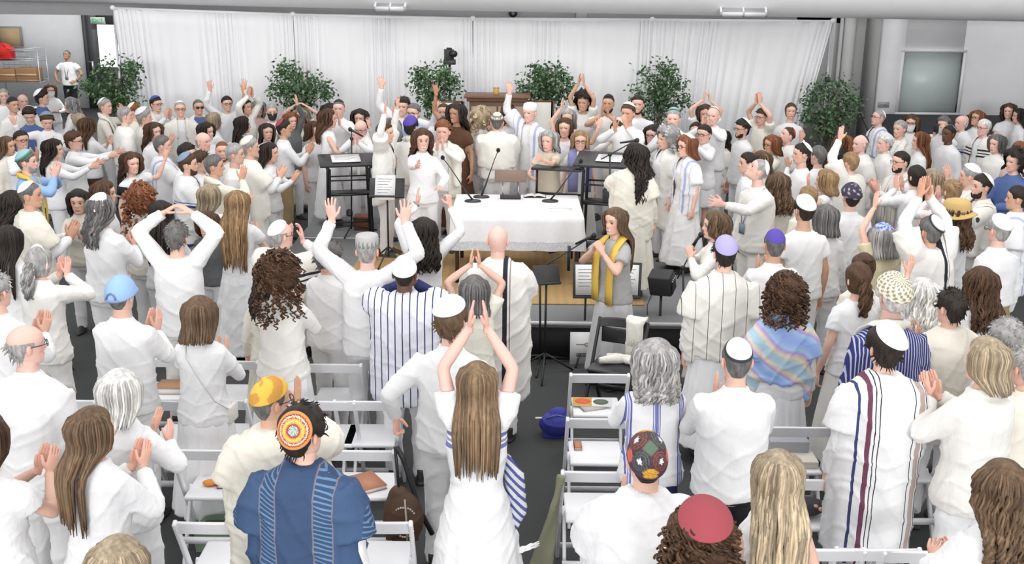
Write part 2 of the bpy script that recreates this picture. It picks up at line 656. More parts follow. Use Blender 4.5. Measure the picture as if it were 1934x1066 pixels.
def torso_rings(sex, bw, off, z0=None, z1=None, flare=0.0, straight=0.0, s=20):
    T = TORSO[sex]
    R = []
    a = np.arange(s) * 2 * math.pi / s
    sn, cs = np.cos(a), np.sin(a)
    ex = .85
    zs = [t[0] for t in T]
    if z1 is not None:
        zs = [z for z in zs if z > z1] + [z1]
    if z0 is not None:
        zs = [z0] + [z for z in zs if z < z0]
    tz = [t[0] for t in T][::-1]
    for z in zs:
        rx = np.interp(z, tz, [t[1] for t in T][::-1])
        ry = np.interp(z, tz, [t[2] for t in T][::-1])
        yo = np.interp(z, tz, [t[3] for t in T][::-1])
        if z < 1.30 and straight:
            rx = rx + (max(rx, TORSO[sex][5][1]) - rx) * straight
            ry = ry + (max(ry, .116) - ry) * straight
        g = min(1, max(0, (1.46 - z) / .12))
        kx = 1 + (bw - 1) * g
        ky = 1 + (bw - 1) * 1.5 * g
        fl = flare * max(0, (1.2 - z))
        rx, ry = rx * kx + off + fl, ry * ky + off + fl
        R.append(np.stack([np.sign(sn) * np.abs(sn) ** ex * rx, np.sign(cs) * np.abs(cs) ** ex * ry + yo, np.full(s, z)], -1))
    return R[::-1]


def lerp(a, b, t):
    return np.asarray(a) * (1 - t) + np.asarray(b) * t


def unit(v):
    v = np.asarray(v, float)
    return v / (np.linalg.norm(v) + 1e-9)


def solve_arm(sd, code, sex, bw, rnd, dz):
    W, Fg, Pm, hint, hk = POSES[code]
    W, Fg, Pm, hint = (np.array(q, float) for q in (W, Fg, Pm, hint))
    if code != 'd':
        W = W + np.array([rnd.uniform(0, .010), dz[0], dz[1]])
    for q in (W, Fg, Pm, hint):
        q[0] *= sd
    S = np.array([sd * (.168 if sex == 'm' else .146) * bw, 0, 1.392])
    if W[2] > 1.6:
        S += (-.01 * sd, 0, .035)
    L1, L2 = .295, .262
    d = W - S
    L = np.linalg.norm(d)
    if L > (L1 + L2) * .985:
        W = S + d / L * (L1 + L2) * .985
        L = (L1 + L2) * .985
        d = W - S
    a = (L1 * L1 - L2 * L2 + L * L) / (2 * L)
    h = math.sqrt(max(0, L1 * L1 - a * a))
    n = hint - d * np.dot(hint, d) / L ** 2
    E = S + d / L * a + unit(n) * h
    return S, E, W, unit(Fg), unit(Pm), hk


def limb(S, E, W, n=5):
    """a bent limb with a short rounded joint"""
    P = [S]
    for t in (.35, .7, .92):
        P.append(lerp(S, E, t))
    P.append(lerp(lerp(S, E, .985), lerp(E, W, .015), .5))
    for t in (.08, .35, .7, 1):
        P.append(lerp(E, W, t))
    return np.array(P)


def wrinkle(V, amp, rnd, down=False):
    if down:
        o = rnd.uniform(0, 20)
        th = np.arctan2(V[:, 0], V[:, 1])
        return amp * (np.sin(th * 14 + o + V[:, 2] * 2.0) * .8 + .5 * np.sin(th * 23 + 2 * o + V[:, 2] * 3)) * np.clip((1.0 - V[:, 2]) * 2, .15, 1)
    p = V * (1.0 + .15 * rnd.random())
    o = rnd.uniform(0, 20)
    x, y, z = p[:, 0], p[:, 1], p[:, 2]
    # soft billows, then creases that run slantwise from the arms and gather at the waist
    a = np.sin(x * 19 + o + 3 * np.sin(z * 6 + o)) * np.sin(z * 11 + 4 * x + o * 2)
    r1 = 1 - np.abs(np.sin(z * 12 + 9 * x * np.sign(math.sin(o)) + 1.8 * np.sin(y * 12 + o) + 1.4 * np.sin(x * 9 + o) + o))
    r2 = 1 - np.abs(np.sin(z * 23 - 10 * np.abs(x) + 2.0 * np.sin(y * 9 + 2 * o) + o * 1.3))
    g = np.exp(-((z - 1.04) / .14) ** 2)
    return amp * (a * .55 + 1.1 * r1 ** 4 - .3 + (.35 + .9 * g) * r2 ** 5)


def finish(V, F, name, mat, parent, amp, rnd, fixed=None):
    me = MB().add(V, F).mesh(name)
    if amp:
        N = np.empty(len(V) * 3)
        me.vertices.foreach_get('normal', N)
        N = N.reshape(-1, 3)
        V2 = V + N * wrinkle(V, amp, rnd, name == 'skirt')[:, None]
        me.vertices.foreach_set('co', V2.ravel())
        me.update()
    me.materials.append(mat)
    o = bpy.data.objects.new(name, me)
    COL.objects.link(o)
    o.parent = parent
    return o


def hairline(kind, a):
    if kind == 'short':
        return np.interp(a, [0, 30, 50, 64, 76, 84, 104, 120, 150, 180], [.070, .066, .056, .045, -.012, -.02, .03, -.05, -.088, -.095])
    if kind == 'fringe':
        return np.interp(a, [0, 50, 70, 78, 95, 110, 130, 180], [.2, .2, .06, -.01, .02, -.04, -.085, -.092])
    return np.interp(a, [0, 30, 48, 60, 72, 90, 180], [.074, .068, .055, .01, -.06, -.10, -.112])


def vnoise(P, k, o):
    return (np.sin(P[..., 0] * k + o) * np.sin(P[..., 1] * k * 1.1 + o * 1.7) + np.sin(P[..., 2] * k * 1.2 + P[..., 0] * k * .6 + o * 2.3)) * .5


def shell(mb, lod, kind, t, col, rnd, noise=.0, ztop=None, nk=70):
    m, s = [(30, 40), (22, 30), (16, 22)][lod]
    G, PH, Z = head_grid(m, s)
    a = np.degrees(np.abs((PH + math.pi) % (2 * math.pi) - math.pi))
    zh = hairline(kind, a)
    k = np.clip((Z - zh) / .028, 0, 1)
    if ztop is not None:
        k = np.minimum(k, np.clip((ztop - Z) / .02, 0, 1))
    keep = (Z >= zh - .012)
    if ztop is not None:
        keep &= Z < ztop + .012
    N = G / (np.array([.077, .098, .12]) ** 2)
    N /= np.linalg.norm(N, axis=-1)[..., None]
    th = t * (1 + .25 * (np.clip(Z, 0, .12) / .12)) * np.sqrt(k) - .004 * (1 - k)
    th = th + noise * vnoise(G, nk, rnd.uniform(0, 9)) * k
    P = G + N * th[..., None]
    C = np.ones(P.shape) * np.array(col) * (1 + .25 * vnoise(G * (1, 1, .3), 160, 1.0))[..., None]
    f = grid_faces(m, s, keep)
    if ztop is None:
        f.append(tuple((m - 1) * s + j for j in range(s)))
    mb.add(P.reshape(-1, 3), f, C.reshape(-1, 3))


def lock_path(ph, L, vol, rnd, n=12, curl=0.0, part=.0):
    """a lock of hair from the crown, over the skull, down the back; ph measured from the face"""
    z = np.concatenate([np.linspace(.118, -.06, 6), np.linspace(-.10, -.12 - L, n - 6)])
    sn, cs = math.sin(ph), math.cos(ph)
    zz = np.clip(z, -.02, .12)
    wx = np.interp(zz, *_W) + vol
    wy = (np.interp(zz, *_F) if cs > 0 else np.interp(zz, *_B)) + vol
    x, y = wx * sn, wy * cs
    k = np.clip((-.05 - z) / .13, 0, 1)
    xl = (.105 + .25 * vol) * sn + rnd.uniform(-.012, .012)
    yl = np.where(np.abs(sn) > .8, -.115, -.150) - vol * .3 + rnd.uniform(-.012, .008)
    x = x * (1 - k) + xl * (1 - .15 * np.clip((-z - .2) / .5, 0, 1)) * k
    y = y * (1 - k) + yl * k
    P = np.stack([x, y, z], -1)
    if curl:
        t = np.arange(n)
        o = rnd.uniform(0, 6)
        g = np.clip((.10 - z) / .1, 0, 1) * curl
        P[:, 0] += np.sin(t * 1.7 + o) * g
        P[:, 1] += np.cos(t * 1.7 + o) * g
    return P


def locks(mb, lod, L, vol, col, rnd, curl=0.0, n=None, lo=62, tipc=1.0):
    n = n or (110, 52, 26)[lod]
    for i in range(n):
        ph = math.radians(lo + (360 - 2 * lo) * (i + rnd.random()) / n)
        l = L * rnd.uniform(.78, 1.04)
        P = lock_path(ph, l, vol * rnd.uniform(.7, 1.1), rnd, (16 if curl else 12) if lod < 2 else 9, curl)
        r0 = (.0105, .015, .021)[lod] * (1.25 if curl else 1)
        m = len(P)
        r = r0 * np.interp(np.linspace(0, 1, m), [0, .1, .75, 1], [.7, 1, 1, .25])
        c = np.array(col) * rnd.choice((.6, .8, .95, 1.1, 1.45))
        C = np.linspace(0, 1, m)[:, None] * c * (tipc - 1) + c
        b = MB().tube(P, r, (6, 5, 4)[lod], (1, 1, 1), .55)
        mb.add(np.concatenate(b.v), b.f, np.repeat(C, (6, 5, 4)[lod], 0))


def curls(mb, lod, R, L, col, rnd, cx=.045):
    """a mass of curls standing off the skull, hanging L below the chin"""
    n = (330, 130, 50)[lod]
    for i in range(n):
        ph = math.radians(rnd.uniform(52, 308))
        z0 = rnd.uniform(-.12 - L, .125)
        k = max(0, -z0 - .05)
        if i % 4 == 0:
            z0 = rnd.uniform(.04, .125)
            ph = rnd.uniform(0, 6.28)
        top = math.sqrt(max(0, 1 - (max(z0, 0) / .128) ** 2))
        rr = R * top * rnd.uniform(.78, 1.05)
        cen = np.array([math.sin(ph) * rr * (1 + .1 * k), math.cos(ph) * rr * 1.08 - .012 - .28 * k, z0 + (R - .075) * .8 * max(0, z0) / .12 + .012])
        if cen[1] > .05 and z0 < .06:
            continue
        q = (14, 9, 6)[lod]
        t = np.linspace(0, 1, q)
        a = t * rnd.uniform(7, 11) + rnd.uniform(0, 6)
        ln = rnd.uniform(.03, .07)
        rad = rnd.uniform(.008, .016)
        d = unit([math.sin(ph) * .6, math.cos(ph) * .6, -1])
        P = cen + d * (t * ln)[:, None] + np.stack([np.cos(a) * rad, np.sin(a) * rad, np.sin(a * .7) * rad * .5], -1)
        c = np.array(col) * rnd.choice((.55, .8, 1, 1.25, 1.7))
        mb.tube(P, (.0055, .009, .016)[lod] * rnd.uniform(.8, 1.2), (5, 4, 4)[lod], c)


def make_hair(kind, col, lod, rnd):
    mb = MB()
    if kind == 's':
        shell(mb, lod, 'short', .013, col, rnd, .003)
        if lod == 0:
            tufts(mb, 240, .016, col, rnd, 'short')
    elif kind == 'S':      # fuller short hair
        shell(mb, lod, 'short', .026, col, rnd, .007, nk=50)
        tufts(mb, (300, 110, 40)[lod], .034, col, rnd, 'short')
    elif kind == 'z':      # cropped
        shell(mb, lod, 'short', .005, col, rnd, .0)
    elif kind == 'b':
        shell(mb, lod, 'fringe', .010, col, rnd, .003, ztop=.035)
        if lod == 0:
            tufts(mb, 200, .018, col, rnd, 'fringe', .03)
    elif kind == 'o':      # bob
        shell(mb, lod, 'long', .022, col, rnd, .002)
        locks(mb, lod, .03, .034, col, rnd, 0, None, 58)
    elif kind == 'l':
        shell(mb, lod, 'long', .016, col, rnd, .001)
        locks(mb, lod, .34, .026, col, rnd, 0, None, 60, 1.25)
    elif kind == 'L':
        shell(mb, lod, 'long', .016, col, rnd, .001)
        locks(mb, lod, .50, .028, col, rnd, .004, (150, 60, 30)[lod], 58, 1.5)
    elif kind == 'w':
        shell(mb, lod, 'long', .022, col, rnd, .004)
        locks(mb, lod, .20, .036, col, rnd, .011, None, 60, 1.1)
    elif kind == 'v':      # wavy bob
        shell(mb, lod, 'long', .034, col, rnd, .008, nk=45)
        locks(mb, lod, .07, .050, col, rnd, .012, None, 58, 1.15)
    elif kind == 'W':
        shell(mb, lod, 'long', .022, col, rnd, .004)
        locks(mb, lod, .36, .040, col, rnd, .016, None, 60, 1.1)
    elif kind == 'q':      # short curls
        shell(mb, lod, 'long', .030, col, rnd, .010)
        curls(mb, lod, .105, -.02, col, rnd)
    elif kind == 'c':
        shell(mb, lod, 'long', .050, col, rnd, .014)
        curls(mb, lod, .135, .04, col, rnd)
    elif kind == 'K':
        shell(mb, lod, 'long', .056, col, rnd, .016)
        curls(mb, lod, .15, .17, col, rnd)
    elif kind in 'pP':
        shell(mb, lod, 'long', .012, col, rnd, .003)
        L = .26
        for i in range((60, 26, 12)[lod]):
            o = np.array([rnd.uniform(-.02, .02), rnd.uniform(-.015, .015), 0])
            t = np.linspace(0, 1, 10)
            P = np.stack([o[0] * (1 + 1.2 * np.sin(t * 3)), -.10 - .045 * np.sin(t * 2.2) + o[1], .03 - t * L * rnd.uniform(.8, 1.1)], -1)
            if kind == 'P':
                P[:, 0] += np.sin(t * 14 + i) * .012
                P[:, 1] += np.cos(t * 14 + i) * .010
            mb.tube(P, (.008, .012, .018)[lod], 5, np.array(col) * rnd.choice((.6, 1, 1.4)))
        mb.ball((0, -.108, .022), .02, .018, .016, 8, 6, np.array(col) * .6)
    elif kind == 'u':
        shell(mb, lod, 'long', .012, col, rnd, .003)
        mb.ball((0, -.085, .075), .042, .038, .036, 12, 8, np.array(col) * .9)
        for i in range((26, 12, 6)[lod]):
            a = np.linspace(0, 4.5, 9) + i
            P = np.stack([np.cos(a) * .036, -.085 + np.sin(a) * .034, .075 + .028 * np.sin(a * .7 + i)], -1)
            mb.tube(P, .008, 5, np.array(col) * rnd.choice((.6, 1, 1.4)))
    return mb


HATTED = [False]


def tufts(mb, n, out, col, rnd, kind, ztop=.13):
    for i in range(n):
        a = rnd.uniform(0, 2 * math.pi)
        z = .12 * math.sin(rnd.uniform(-.95, 1.5))
        deg = abs(math.degrees((a + math.pi) % (2 * math.pi) - math.pi))
        if z < float(hairline(kind, deg)) + .012 or z > ztop:
            continue
        sn, cs = math.sin(a), math.cos(a)
        wx, wy = np.interp(z, *_W), np.interp(z, *(_F if cs > 0 else _B))
        p = np.array([wx * sn, wy * cs, z])
        if HATTED[0] is not None and np.dot(unit(p), HATTED[0][0]) > HATTED[0][1]:
            continue
        nrm = unit(p / (np.array([.077, .098, .12]) ** 2))
        d = unit(nrm * .5 + np.array([rnd.uniform(-.5, .5), rnd.uniform(-.3, .6), -.7 + z * 4]))
        P = [p + nrm * .004, p + nrm * out * .8 + d * .008, p + nrm * out * .8 + d * .026]
        mb.tube(P, [.006, .005, .0015], 4, np.array(col) * rnd.choice((.6, .9, 1.2, 1.6)), .6)


def cap_grid(ang, tilt, roll, off, nr=10, ns=24, rim=.004, ax=(.079, .101, .121)):
    """dome lying on the skull: polar grid around an axis tilted back from the crown"""
    r = np.linspace(0, ang, nr)
    th = np.arange(ns) * 2 * math.pi / ns
    P = []
    for i, a in enumerate(r):
        d = np.stack([np.sin(a) * np.cos(th), np.sin(a) * np.sin(th), np.full(ns, math.cos(a))], -1)
        P.append(d)
    P = np.array(P)
    M = rotx(tilt)[:3, :3] @ np.eye(3)
    M = roty(roll)[:3, :3] @ M
    D = P @ M.T
    e = np.array(ax) + off
    R = 1 / np.sqrt((D ** 2 / e ** 2).sum(-1))
    V = D * R[..., None]
    V = np.concatenate([V, (D[-1] * (R[-1] - rim)[:, None])[None]], 0)
    return V, r, th


def dome(name, parent, colfn, ang=42, tilt=38, roll=0, off=.018, lod=1, mat=None, flat=0):
    nr, ns = [(26, 72), (10, 24), (7, 16)][lod]
    V, r, th = cap_grid(math.radians(ang), math.radians(tilt), math.radians(roll), off, nr, ns)
    if flat:
        pass
    C = np.zeros(V.shape)
    for i in range(len(V)):
        for j in range(ns):
            C[i, j] = colfn(min(i, nr - 1) / (nr - 1), th[j]) if callable(colfn) else colfn
    mb = MB()
    m, s = V.shape[:2]
    mb.add(V.reshape(-1, 3), grid_faces(m, s), C.reshape(-1, 3))
    return mb.obj(name, mat or DYED, parent, True, True)


def k_rings(r, t):
    """crocheted rings of orange, yellow and rust about a small green and white centre"""
    if r < .26:
        return [(.06, .16, .08), (.7, .7, .68), (.35, .38, .35)][int(abs(math.sin(5 * t) * 7 + r * 30)) % 3]
    z = r + .025 * math.sin(30 * t)
    for lim, c in ((.36, (.30, .05, .06)), (.46, (.72, .35, .04)), (.52, (.75, .55, .22)), (.60, (.72, .38, .05)), (.66, (.35, .03, .06)), (.76, (.62, .55, .38)),
                   (.84, (.28, .03, .06)), (.93, (.75, .28, .03)), (2, (.55, .25, .12))):
        if z < lim:
            return c


def k_flowers(r, t):
    """embroidered cap: four ringed medallions with white stars, gold and orange tufts between them"""
    x, y = r * math.cos(t), r * math.sin(t)
    for i, a in enumerate((.785, 2.356, 3.927, 5.498)):
        dx, dy = x - .52 * math.cos(a), y - .52 * math.sin(a)
        d = math.hypot(dx, dy)
        if d < .35:
            w = (.10, .11, .105) if i % 2 == 0 else (.20, .075, .06)
            if d < .085 + .025 * math.cos(5 * math.atan2(dy, dx)):
                return (.75, .72, .70)
            if d < .13:
                return (.035, .02, .08)
            return w if int(d * 26) % 2 else tuple(c * .3 for c in w)
    if abs(x) + abs(y) < .24:
        return (.10, .15, .10)
    if r > .60:
        k = min(abs(math.atan2(math.sin(t - q), math.cos(t - q))) for q in (1.571, -1.571))
        k2 = min(abs(math.atan2(math.sin(t - q), math.cos(t - q))) for q in (0, 3.1416))
        if k < .34 * (1.35 - r) * 2 and r < .95:
            return (.72, .42, .05) if int(r * 40 + t * 9) % 3 else (.5, .22, .03)
        if k2 < .32 * (1.35 - r) * 2 and r < .95:
            return (.62, .15, .04) if int(r * 40 + t * 9) % 3 else (.50, .06, .14)
    return (.07, .03, .10) if int(r * 25 + t * 4) % 2 else (.11, .03, .035)


def k_spots(r, t):
    return (.72, .68, .55) if math.sin(14 * t + r * 9) * math.sin(r * 24) > -.15 else (.25, .21, .14)


def k_beads(r, t):
    return (.55, .52, .55) if math.sin(7 * t + r * 3) * math.sin(r * 17) > .72 else (.045, .035, .065)


def k_zig(r, t):
    if r < .55:
        return (.42, .42, .41)
    z = (r - .55) * 9 + .35 * math.sin(16 * t)
    return (.14, .14, .14) if int(z * 2) % 2 else (.45, .45, .44)


def k_rim(r, t):
    return (.82, .82, .82) if r < .82 else (.03, .03, .04)


def k_pleat(r, t):
    g = .84 - .05 * (math.sin(16 * t) > .6)
    return (g, g, g)


def k_stripy(r, t):
    return (.70, .66, .55) if r < .5 or .62 < r < .8 else (.12, .10, .09)


def k_bw(r, t):
    return (.55, .60, .75) if math.sin(6 * t + 8 * r) > 0 else (.10, .16, .5)


def k_teal(r, t):
    return (.30, .48, .52) if r < .86 else (.05, .25, .16)


def k_yellow(r, t):
    k = math.sin(3 * t + 5 * r) + math.sin(7 * r + t)
    return (.74, .46, .07) if k > -.2 else (.55, .27, .05)


KCOL = {'w': k_pleat, 'W': (.85, .85, .85), 'c': (.76, .72, .62), 'k': (.02, .02, .025), 'b': (.06, .10, .35), 'n': (.03, .04, .13), 'l': (.40, .36, .66), 'p': (.09, .06, .36),
        'g': (.25, .25, .25), 's': (.20, .27, .38), 'm': (.32, .055, .07), 'r': (.55, .03, .05), 'R': k_rings, 'F': k_flowers, 'T': k_spots,
        'B': k_beads, 'Z': k_zig, 'E': k_rim, 'Y': k_stripy, 'X': k_bw, 't': k_teal, 'y': k_yellow}

PEOPLE = []


def P(px, py, spec, label):
    """one person: crown of the head at pixel px, py; spec reads e.g. 'm172 y-80 hs:dk ts:white cc kw'"""
    d = dict(sex='m', H=1.74, y=0.0, t=0.0, n=0.0, hair='s', hc='dk', top='s', tc='white', bot='p', bc='white', sk=1, a='cc', bw=1.0, base=0.0, ex=[], kip=None,
             shawl=None, beard=None, px=px, py=py, label=label, lean=0.0, kt=38.0, kr=0.0, roll=0.0)
    for w in spec.split():
        k, v = w[0], w[1:]
        if w == 'st':
            d['base'] = .40
            st = True
        elif k in 'mf' and (v == '' or v.isdigit()):
            d['sex'] = k
            d['H'] = int(v) / 100 if v else (1.74 if k == 'm' else 1.64)
        elif k == 'y':
            d['y'] = float(v)
        elif k == 'r' and v.lstrip('-').isdigit():
            d['t'] = float(v)
        elif k == 'n' and v.lstrip('-').isdigit():
            d['n'] = float(v)
        elif k == 'l' and v.lstrip('-').isdigit():
            d['lean'] = float(v)
        elif k == 'h' and ':' in v:
            d['hair'], d['hc'] = v.split(':')
        elif k == 't' and ':' in v:
            d['top'], d['tc'] = v.split(':')
        elif k == 'b' and v[0] in 'pksj' and ':' in v:
            d['bot'], d['bc'] = v.split(':')
        elif k == 'A':
            d['a'] = v
        elif k == 'B':
            d['bw'] = float(v)
        elif k == 'z':
            d['sk'] = int(v)
        elif k == 'k':
            q = v.split(',')
            d['kip'] = q[0]
            if len(q) > 1:
                d['ks'] = float(q[1])
            if len(q) > 2:
                d['kt'] = float(q[2])
            if len(q) > 3:
                d['kr'] = float(q[3])
        elif k == 'S':
            d['shawl'] = v.split(':')
        elif k == 'D':
            d['beard'] = v
        else:
            d['ex'].append(w)
    if d['base']:
        d['H'] -= .06
    PEOPLE.append(d)


def ribbon(mb, path, wid, thick, col=(1, 1, 1)):
    """a flat band along a path; wid vectors say which way it is wide"""
    path, wid = np.asarray(path, float), np.asarray(wid, float)
    T = np.gradient(path, axis=0)
    N = np.cross(T, wid)
    N /= np.linalg.norm(N, axis=1)[:, None] + 1e-9
    R = np.stack([path - wid - N * thick * .4, path + N * -thick, path + wid - N * thick * .4, path + wid + N * thick * .4, path + N * thick, path - wid + N * thick * .4], 1)
    mb.rings(R, True, True, col)


def build_person(d):
    rnd = random.Random(int(d['px'] * 31 + d['py'] * 7))
    D = d['loc'][1]
    lod = 0 if D < 8.4 else (1 if D < 12.2 else 2)
    vox = (.0125, .017, .024)[lod]
    sex, bw, ex = d['sex'], d['bw'], d['ex']
    sk = np.array(SKINS[d['sk']]) * rnd.uniform(.92, 1.08)
    hc = np.array(HAIRC[d['hc']])
    s = d['H'] / 1.75
    root = thing('person', d['label'], 'person', d['loc'], math.radians(d['y']))
    root.scale = (s, s, s)
    root.rotation_euler[0] = 0
    hp = 1 / s      # the head keeps its natural size
    if d['hc'] == 'rd':
        pass
    # ---- skeleton
    jit = (rnd.uniform(-.03, .03), rnd.uniform(-.05, .05))
    arms = [solve_arm(-1, d['a'][0], sex, bw, rnd, jit), solve_arm(1, d['a'][1], sex, bw, rnd, jit)]
    lift = max(0, max(a[2][2] for a in arms) - 1.7)
    stance = rnd.uniform(-.03, .03)
    foot = [np.array([sd * .105, sd * stance, .07]) for sd in (-1, 1)]
    knee = [np.array([sd * .10, .03 + sd * stance * .6, .50]) for sd in (-1, 1)]
    hip = [np.array([sd * .088, 0, .90]) for sd in (-1, 1)]
    # ---- body: one continuous surface, hands and head joined on
    b = MB()
    b.rings(torso_rings(sex, bw, -.004, 1.50, .80))
    b.tube([(0, .0, 1.40), (0, .006, 1.47), (0, .014, 1.56)], .055 if sex == 'm' else .047, 12)
    for (S, E, W, Fg, Pm, hk) in arms:
        b.tube(limb(S - (np.sign(S[0]) * .022, 0, .016), E, W), np.array([.044, .047, .044, .040, .039, .040, .041, .034, .0265]) * (.5 + .5 * bw) * (1 if sex == 'm' else .88), 12)
    for i in (0, 1):
        b.tube(limb(hip[i], knee[i], foot[i] + (0, 0, .02)), [.088, .080, .068, .056, .053, .052, .056, .045, .036], 12)
    V, F = voxel(b, vox, 2)
    body = MB().add(V, F, sk)
    for i, (S, E, W, Fg, Pm, hk) in enumerate(arms):
        hv, hf = HANDS[hk, lod]
        X = unit(np.cross(Pm, Fg))
        Y = unit(np.cross(Fg, X))
        q = hv.copy()
        if i == 0:
            q[:, 0] *= -1
            hf = [f[::-1] for f in hf]
        q *= 1.06 if sex == 'm' else .96
        body.add(W + q[:, 0:1] * X + q[:, 1:2] * Y + q[:, 2:3] * Fg, hf, sk * (1.03, .94, .92))
    HM = rotz(math.radians(d['t'])) @ rotx(math.radians(d['n'])) @ roty(math.radians(d['roll']))
    HM[:3, :3] *= hp
    HM[:3, 3] = (0, .022, 1.75 - .12 * hp)
    brow = hc * .8 if d['hc'] not in ('wh',) else hc * .6
    body.merge(head_mb(lod, sk, brow, 'sm' in ex or rnd.random() < .75), HM)
    body.obj('body', SKIN, root, True, True)
    HMm = Matrix([list(r) for r in HM])

    def on_head(o):
        o.matrix_local = HMm
        return o
    # ---- hair
    hk = d['hair']
    HATTED[0] = None
    if d['kip']:
        ax = roty(math.radians(d['kr']))[:3, :3] @ rotx(math.radians(d['kt']))[:3, :3] @ np.array([0, 0, 1.0])
        HATTED[0] = (ax, math.cos(math.radians(d.get('ks', 42) + 24)))
    if 'cap' in ex or 'straw' in ex or 'pill' in ex or 'tallcap' in ex:
        HATTED[0] = (np.array([0, 0, 1.0]), -.05)
    hm = make_hair(hk, hc, lod, rnd) if hk != 'n' else MB()
    if d['beard']:
        bc = np.array(HAIRC[d['beard']])
        m, sg = [(34, 44), (26, 32), (18, 22)][lod]
        G, PH, Z = head_grid(m, sg)
        ph = np.degrees(np.abs((PH + math.pi) % (2 * math.pi) - math.pi))
        keep = (ph < 84) & (Z < np.interp(ph, [0, 18, 40, 60, 84], [-.044, -.046, -.058, -.04, -.01])) & ~((ph < 17) & (Z > -.076) & (Z < -.053))
        N = G / (np.array([.077, .098, .12]) ** 2)
        N /= np.linalg.norm(N, axis=-1)[..., None]
        th = .008 + (.03 * np.exp(-((Z + .115) / .03) ** 2) if 'long' in ex else .004)
        Q = G + N * np.asarray(th)[..., None] if np.ndim(th) else G + N * th
        hm.add(Q.reshape(-1, 3), grid_faces(m, sg, keep), bc)
    if hm.n:
        on_head(hm.obj('hair', HAIR, root, True, True))
    # ---- clothes
    top, tm = d['top'], cloth(d['tc'])
    amp = (.0075, .0065, .0045)[lod]
    g = MB()
    off = {'s': .014, 't': .016, 'v': .008, 'j': .024, 'd': .010, 'D': .010, 'V': .008, 'k': .03}[top]
    dress = top in 'dDVk'
    hem = {'s': .84, 't': .86, 'v': .86, 'j': .80}.get(top, .86)
    if 'tuck' in ex:
        hem = .97
    neck = 1.478 if top in 'sjdk' else 1.462
    if top in 'vV':
        neck = 1.425
    g.rings(torso_rings(sex, bw, off, neck, hem, .05 if top in 'sjt' else 0, .7 if top in 'sjtk' and sex == 'm' else (.25 if top in 'sjtk' else 0)))
    if top in 'sj' and 'nc' not in ex:
        a = np.linspace(0, 2 * math.pi, 16)
        g.tube(np.stack([np.cos(a) * .066, np.sin(a) * .064 + .006, 1.478 - .012 * np.sin(a)], -1), .013 if top == 's' else .017, 6)
    if top in 'vV':
        for sd in (-1, 1):
            g.tube([(sd * .105, -.085, 1.36), (sd * .10, -.06, 1.43), (sd * .095, .0, 1.452), (sd * .09, .06, 1.43), (sd * .09, .10, 1.36)], .022, 6)
    for (S, E, W, Fg, Pm, hk2) in arms:
        sgn = 1 if S[0] > 0 else -1
        S2 = S - np.array([.03 * sgn, 0, .01])
        k = (.5 + .5 * bw) * (1 if sex == 'm' else .9)
        if top in 'sjdk':
            wrist = lerp(E, W, .93)
            w = {'s': 1.0, 'j': 1.18, 'd': .95, 'k': 1.7}[top]
            rr = np.array([.078, .074, .063, .057, .056, .056, .054, .047, .040 if top != 'k' else .06]) * k * w
            if W[2] > 1.6:
                rr[-1] *= 1.15
            g.tube(limb(S2, E, wrist), rr, 12)
        elif top in 'tD':
            g.tube([S2, lerp(S, E, .3), lerp(S, E, .58)], np.array([.078, .078, .080]) * k, 12)
    if dress or d['bot'] == 'none':
        fold_skirt(g, rnd, .99, .12 if 'mini' not in ex else .52, sex, bw, .10 if 'slim' in ex else (.17 if lod < 2 else .13))
    if 'ruffle' in ex:
        pass
    V, F = voxel(g, vox * .95, 3)
    nm = {'s': 'shirt', 't': 'tee_shirt', 'v': 'sleeveless_top', 'j': 'jacket'}.get(top, 'dress')
    finish(V, F, nm, tm, root, amp, rnd)
    bm = cloth(d['bc'])
    if not dress:
        q = MB()
        if d['bot'] == 'p':
            q.rings(torso_rings(sex, bw, .006, 1.03, .80))
            for i in (0, 1):
                w = 1.25 if 'loose' in ex else 1.0
                q.tube(limb(hip[i], knee[i], foot[i] + (0, .0, -.02)), np.array([.10, .094, .084, .076, .074, .073, .071, .066, .062]) * w * (.4 + .6 * bw), 12)
        else:
            fold_skirt(q, rnd, 1.06, {'k': .14, 's': .55, 'j': .35}[d['bot']], sex, bw, .12)
        V, F = voxel(q, vox * 1.1, 2)
        finish(V, F, 'trousers' if d['bot'] == 'p' else 'skirt', bm, root, amp, rnd)
    # ---- shawls
    if d['shawl']:
        kind, col = d['shawl']
        make_shawl(kind, col, root, d, arms, vox, amp, rnd, sex, bw, off)
    # ---- headwear
    if d['kip']:
        kc = KCOL[d['kip']]
        ang = d.get('ks', 42)
        o = dome('skullcap', root, kc, ang, d['kt'], d['kr'], (.046 if hk == 'S' else (.090 if hk in 'cK' else .036 if hk in 'qwW' else (.032 if hk in 'oLl' else .027 if hk == 's' else .014))), lod)
        on_head(o)
    if 'cap' in ex:
        V, r, th = cap_grid(math.radians(86), math.radians(12), 0, .020, 14, 36)
        mb = MB().add(V.reshape(-1, 3), grid_faces(*V.shape[:2]), (.30, .47, .76))
        mb.ball((0, 0, .142), .008, .008, .005, 8, 6, (.30, .47, .76))
        o = on_head(mb.obj('cap_crown', plain('cap_blue', (.30, .47, .76), .8, 0, 200, .2, .001), root))
        a = np.linspace(-1.0, 1.0, 14)
        R = [np.stack([np.sin(a) * .085, np.cos(a) * .10 + k * .07 * np.cos(a) ** 2, np.full(14, .035 - k * .02) - .02 * np.sin(a) ** 2], -1) for k in (0, .5, 1)]
        R += [q - (0, 0, .004) for q in R[::-1]]
        on_head(MB().rings(R, False).obj('cap_visor', plain('cap_blue', (0, 0, 0)), root))
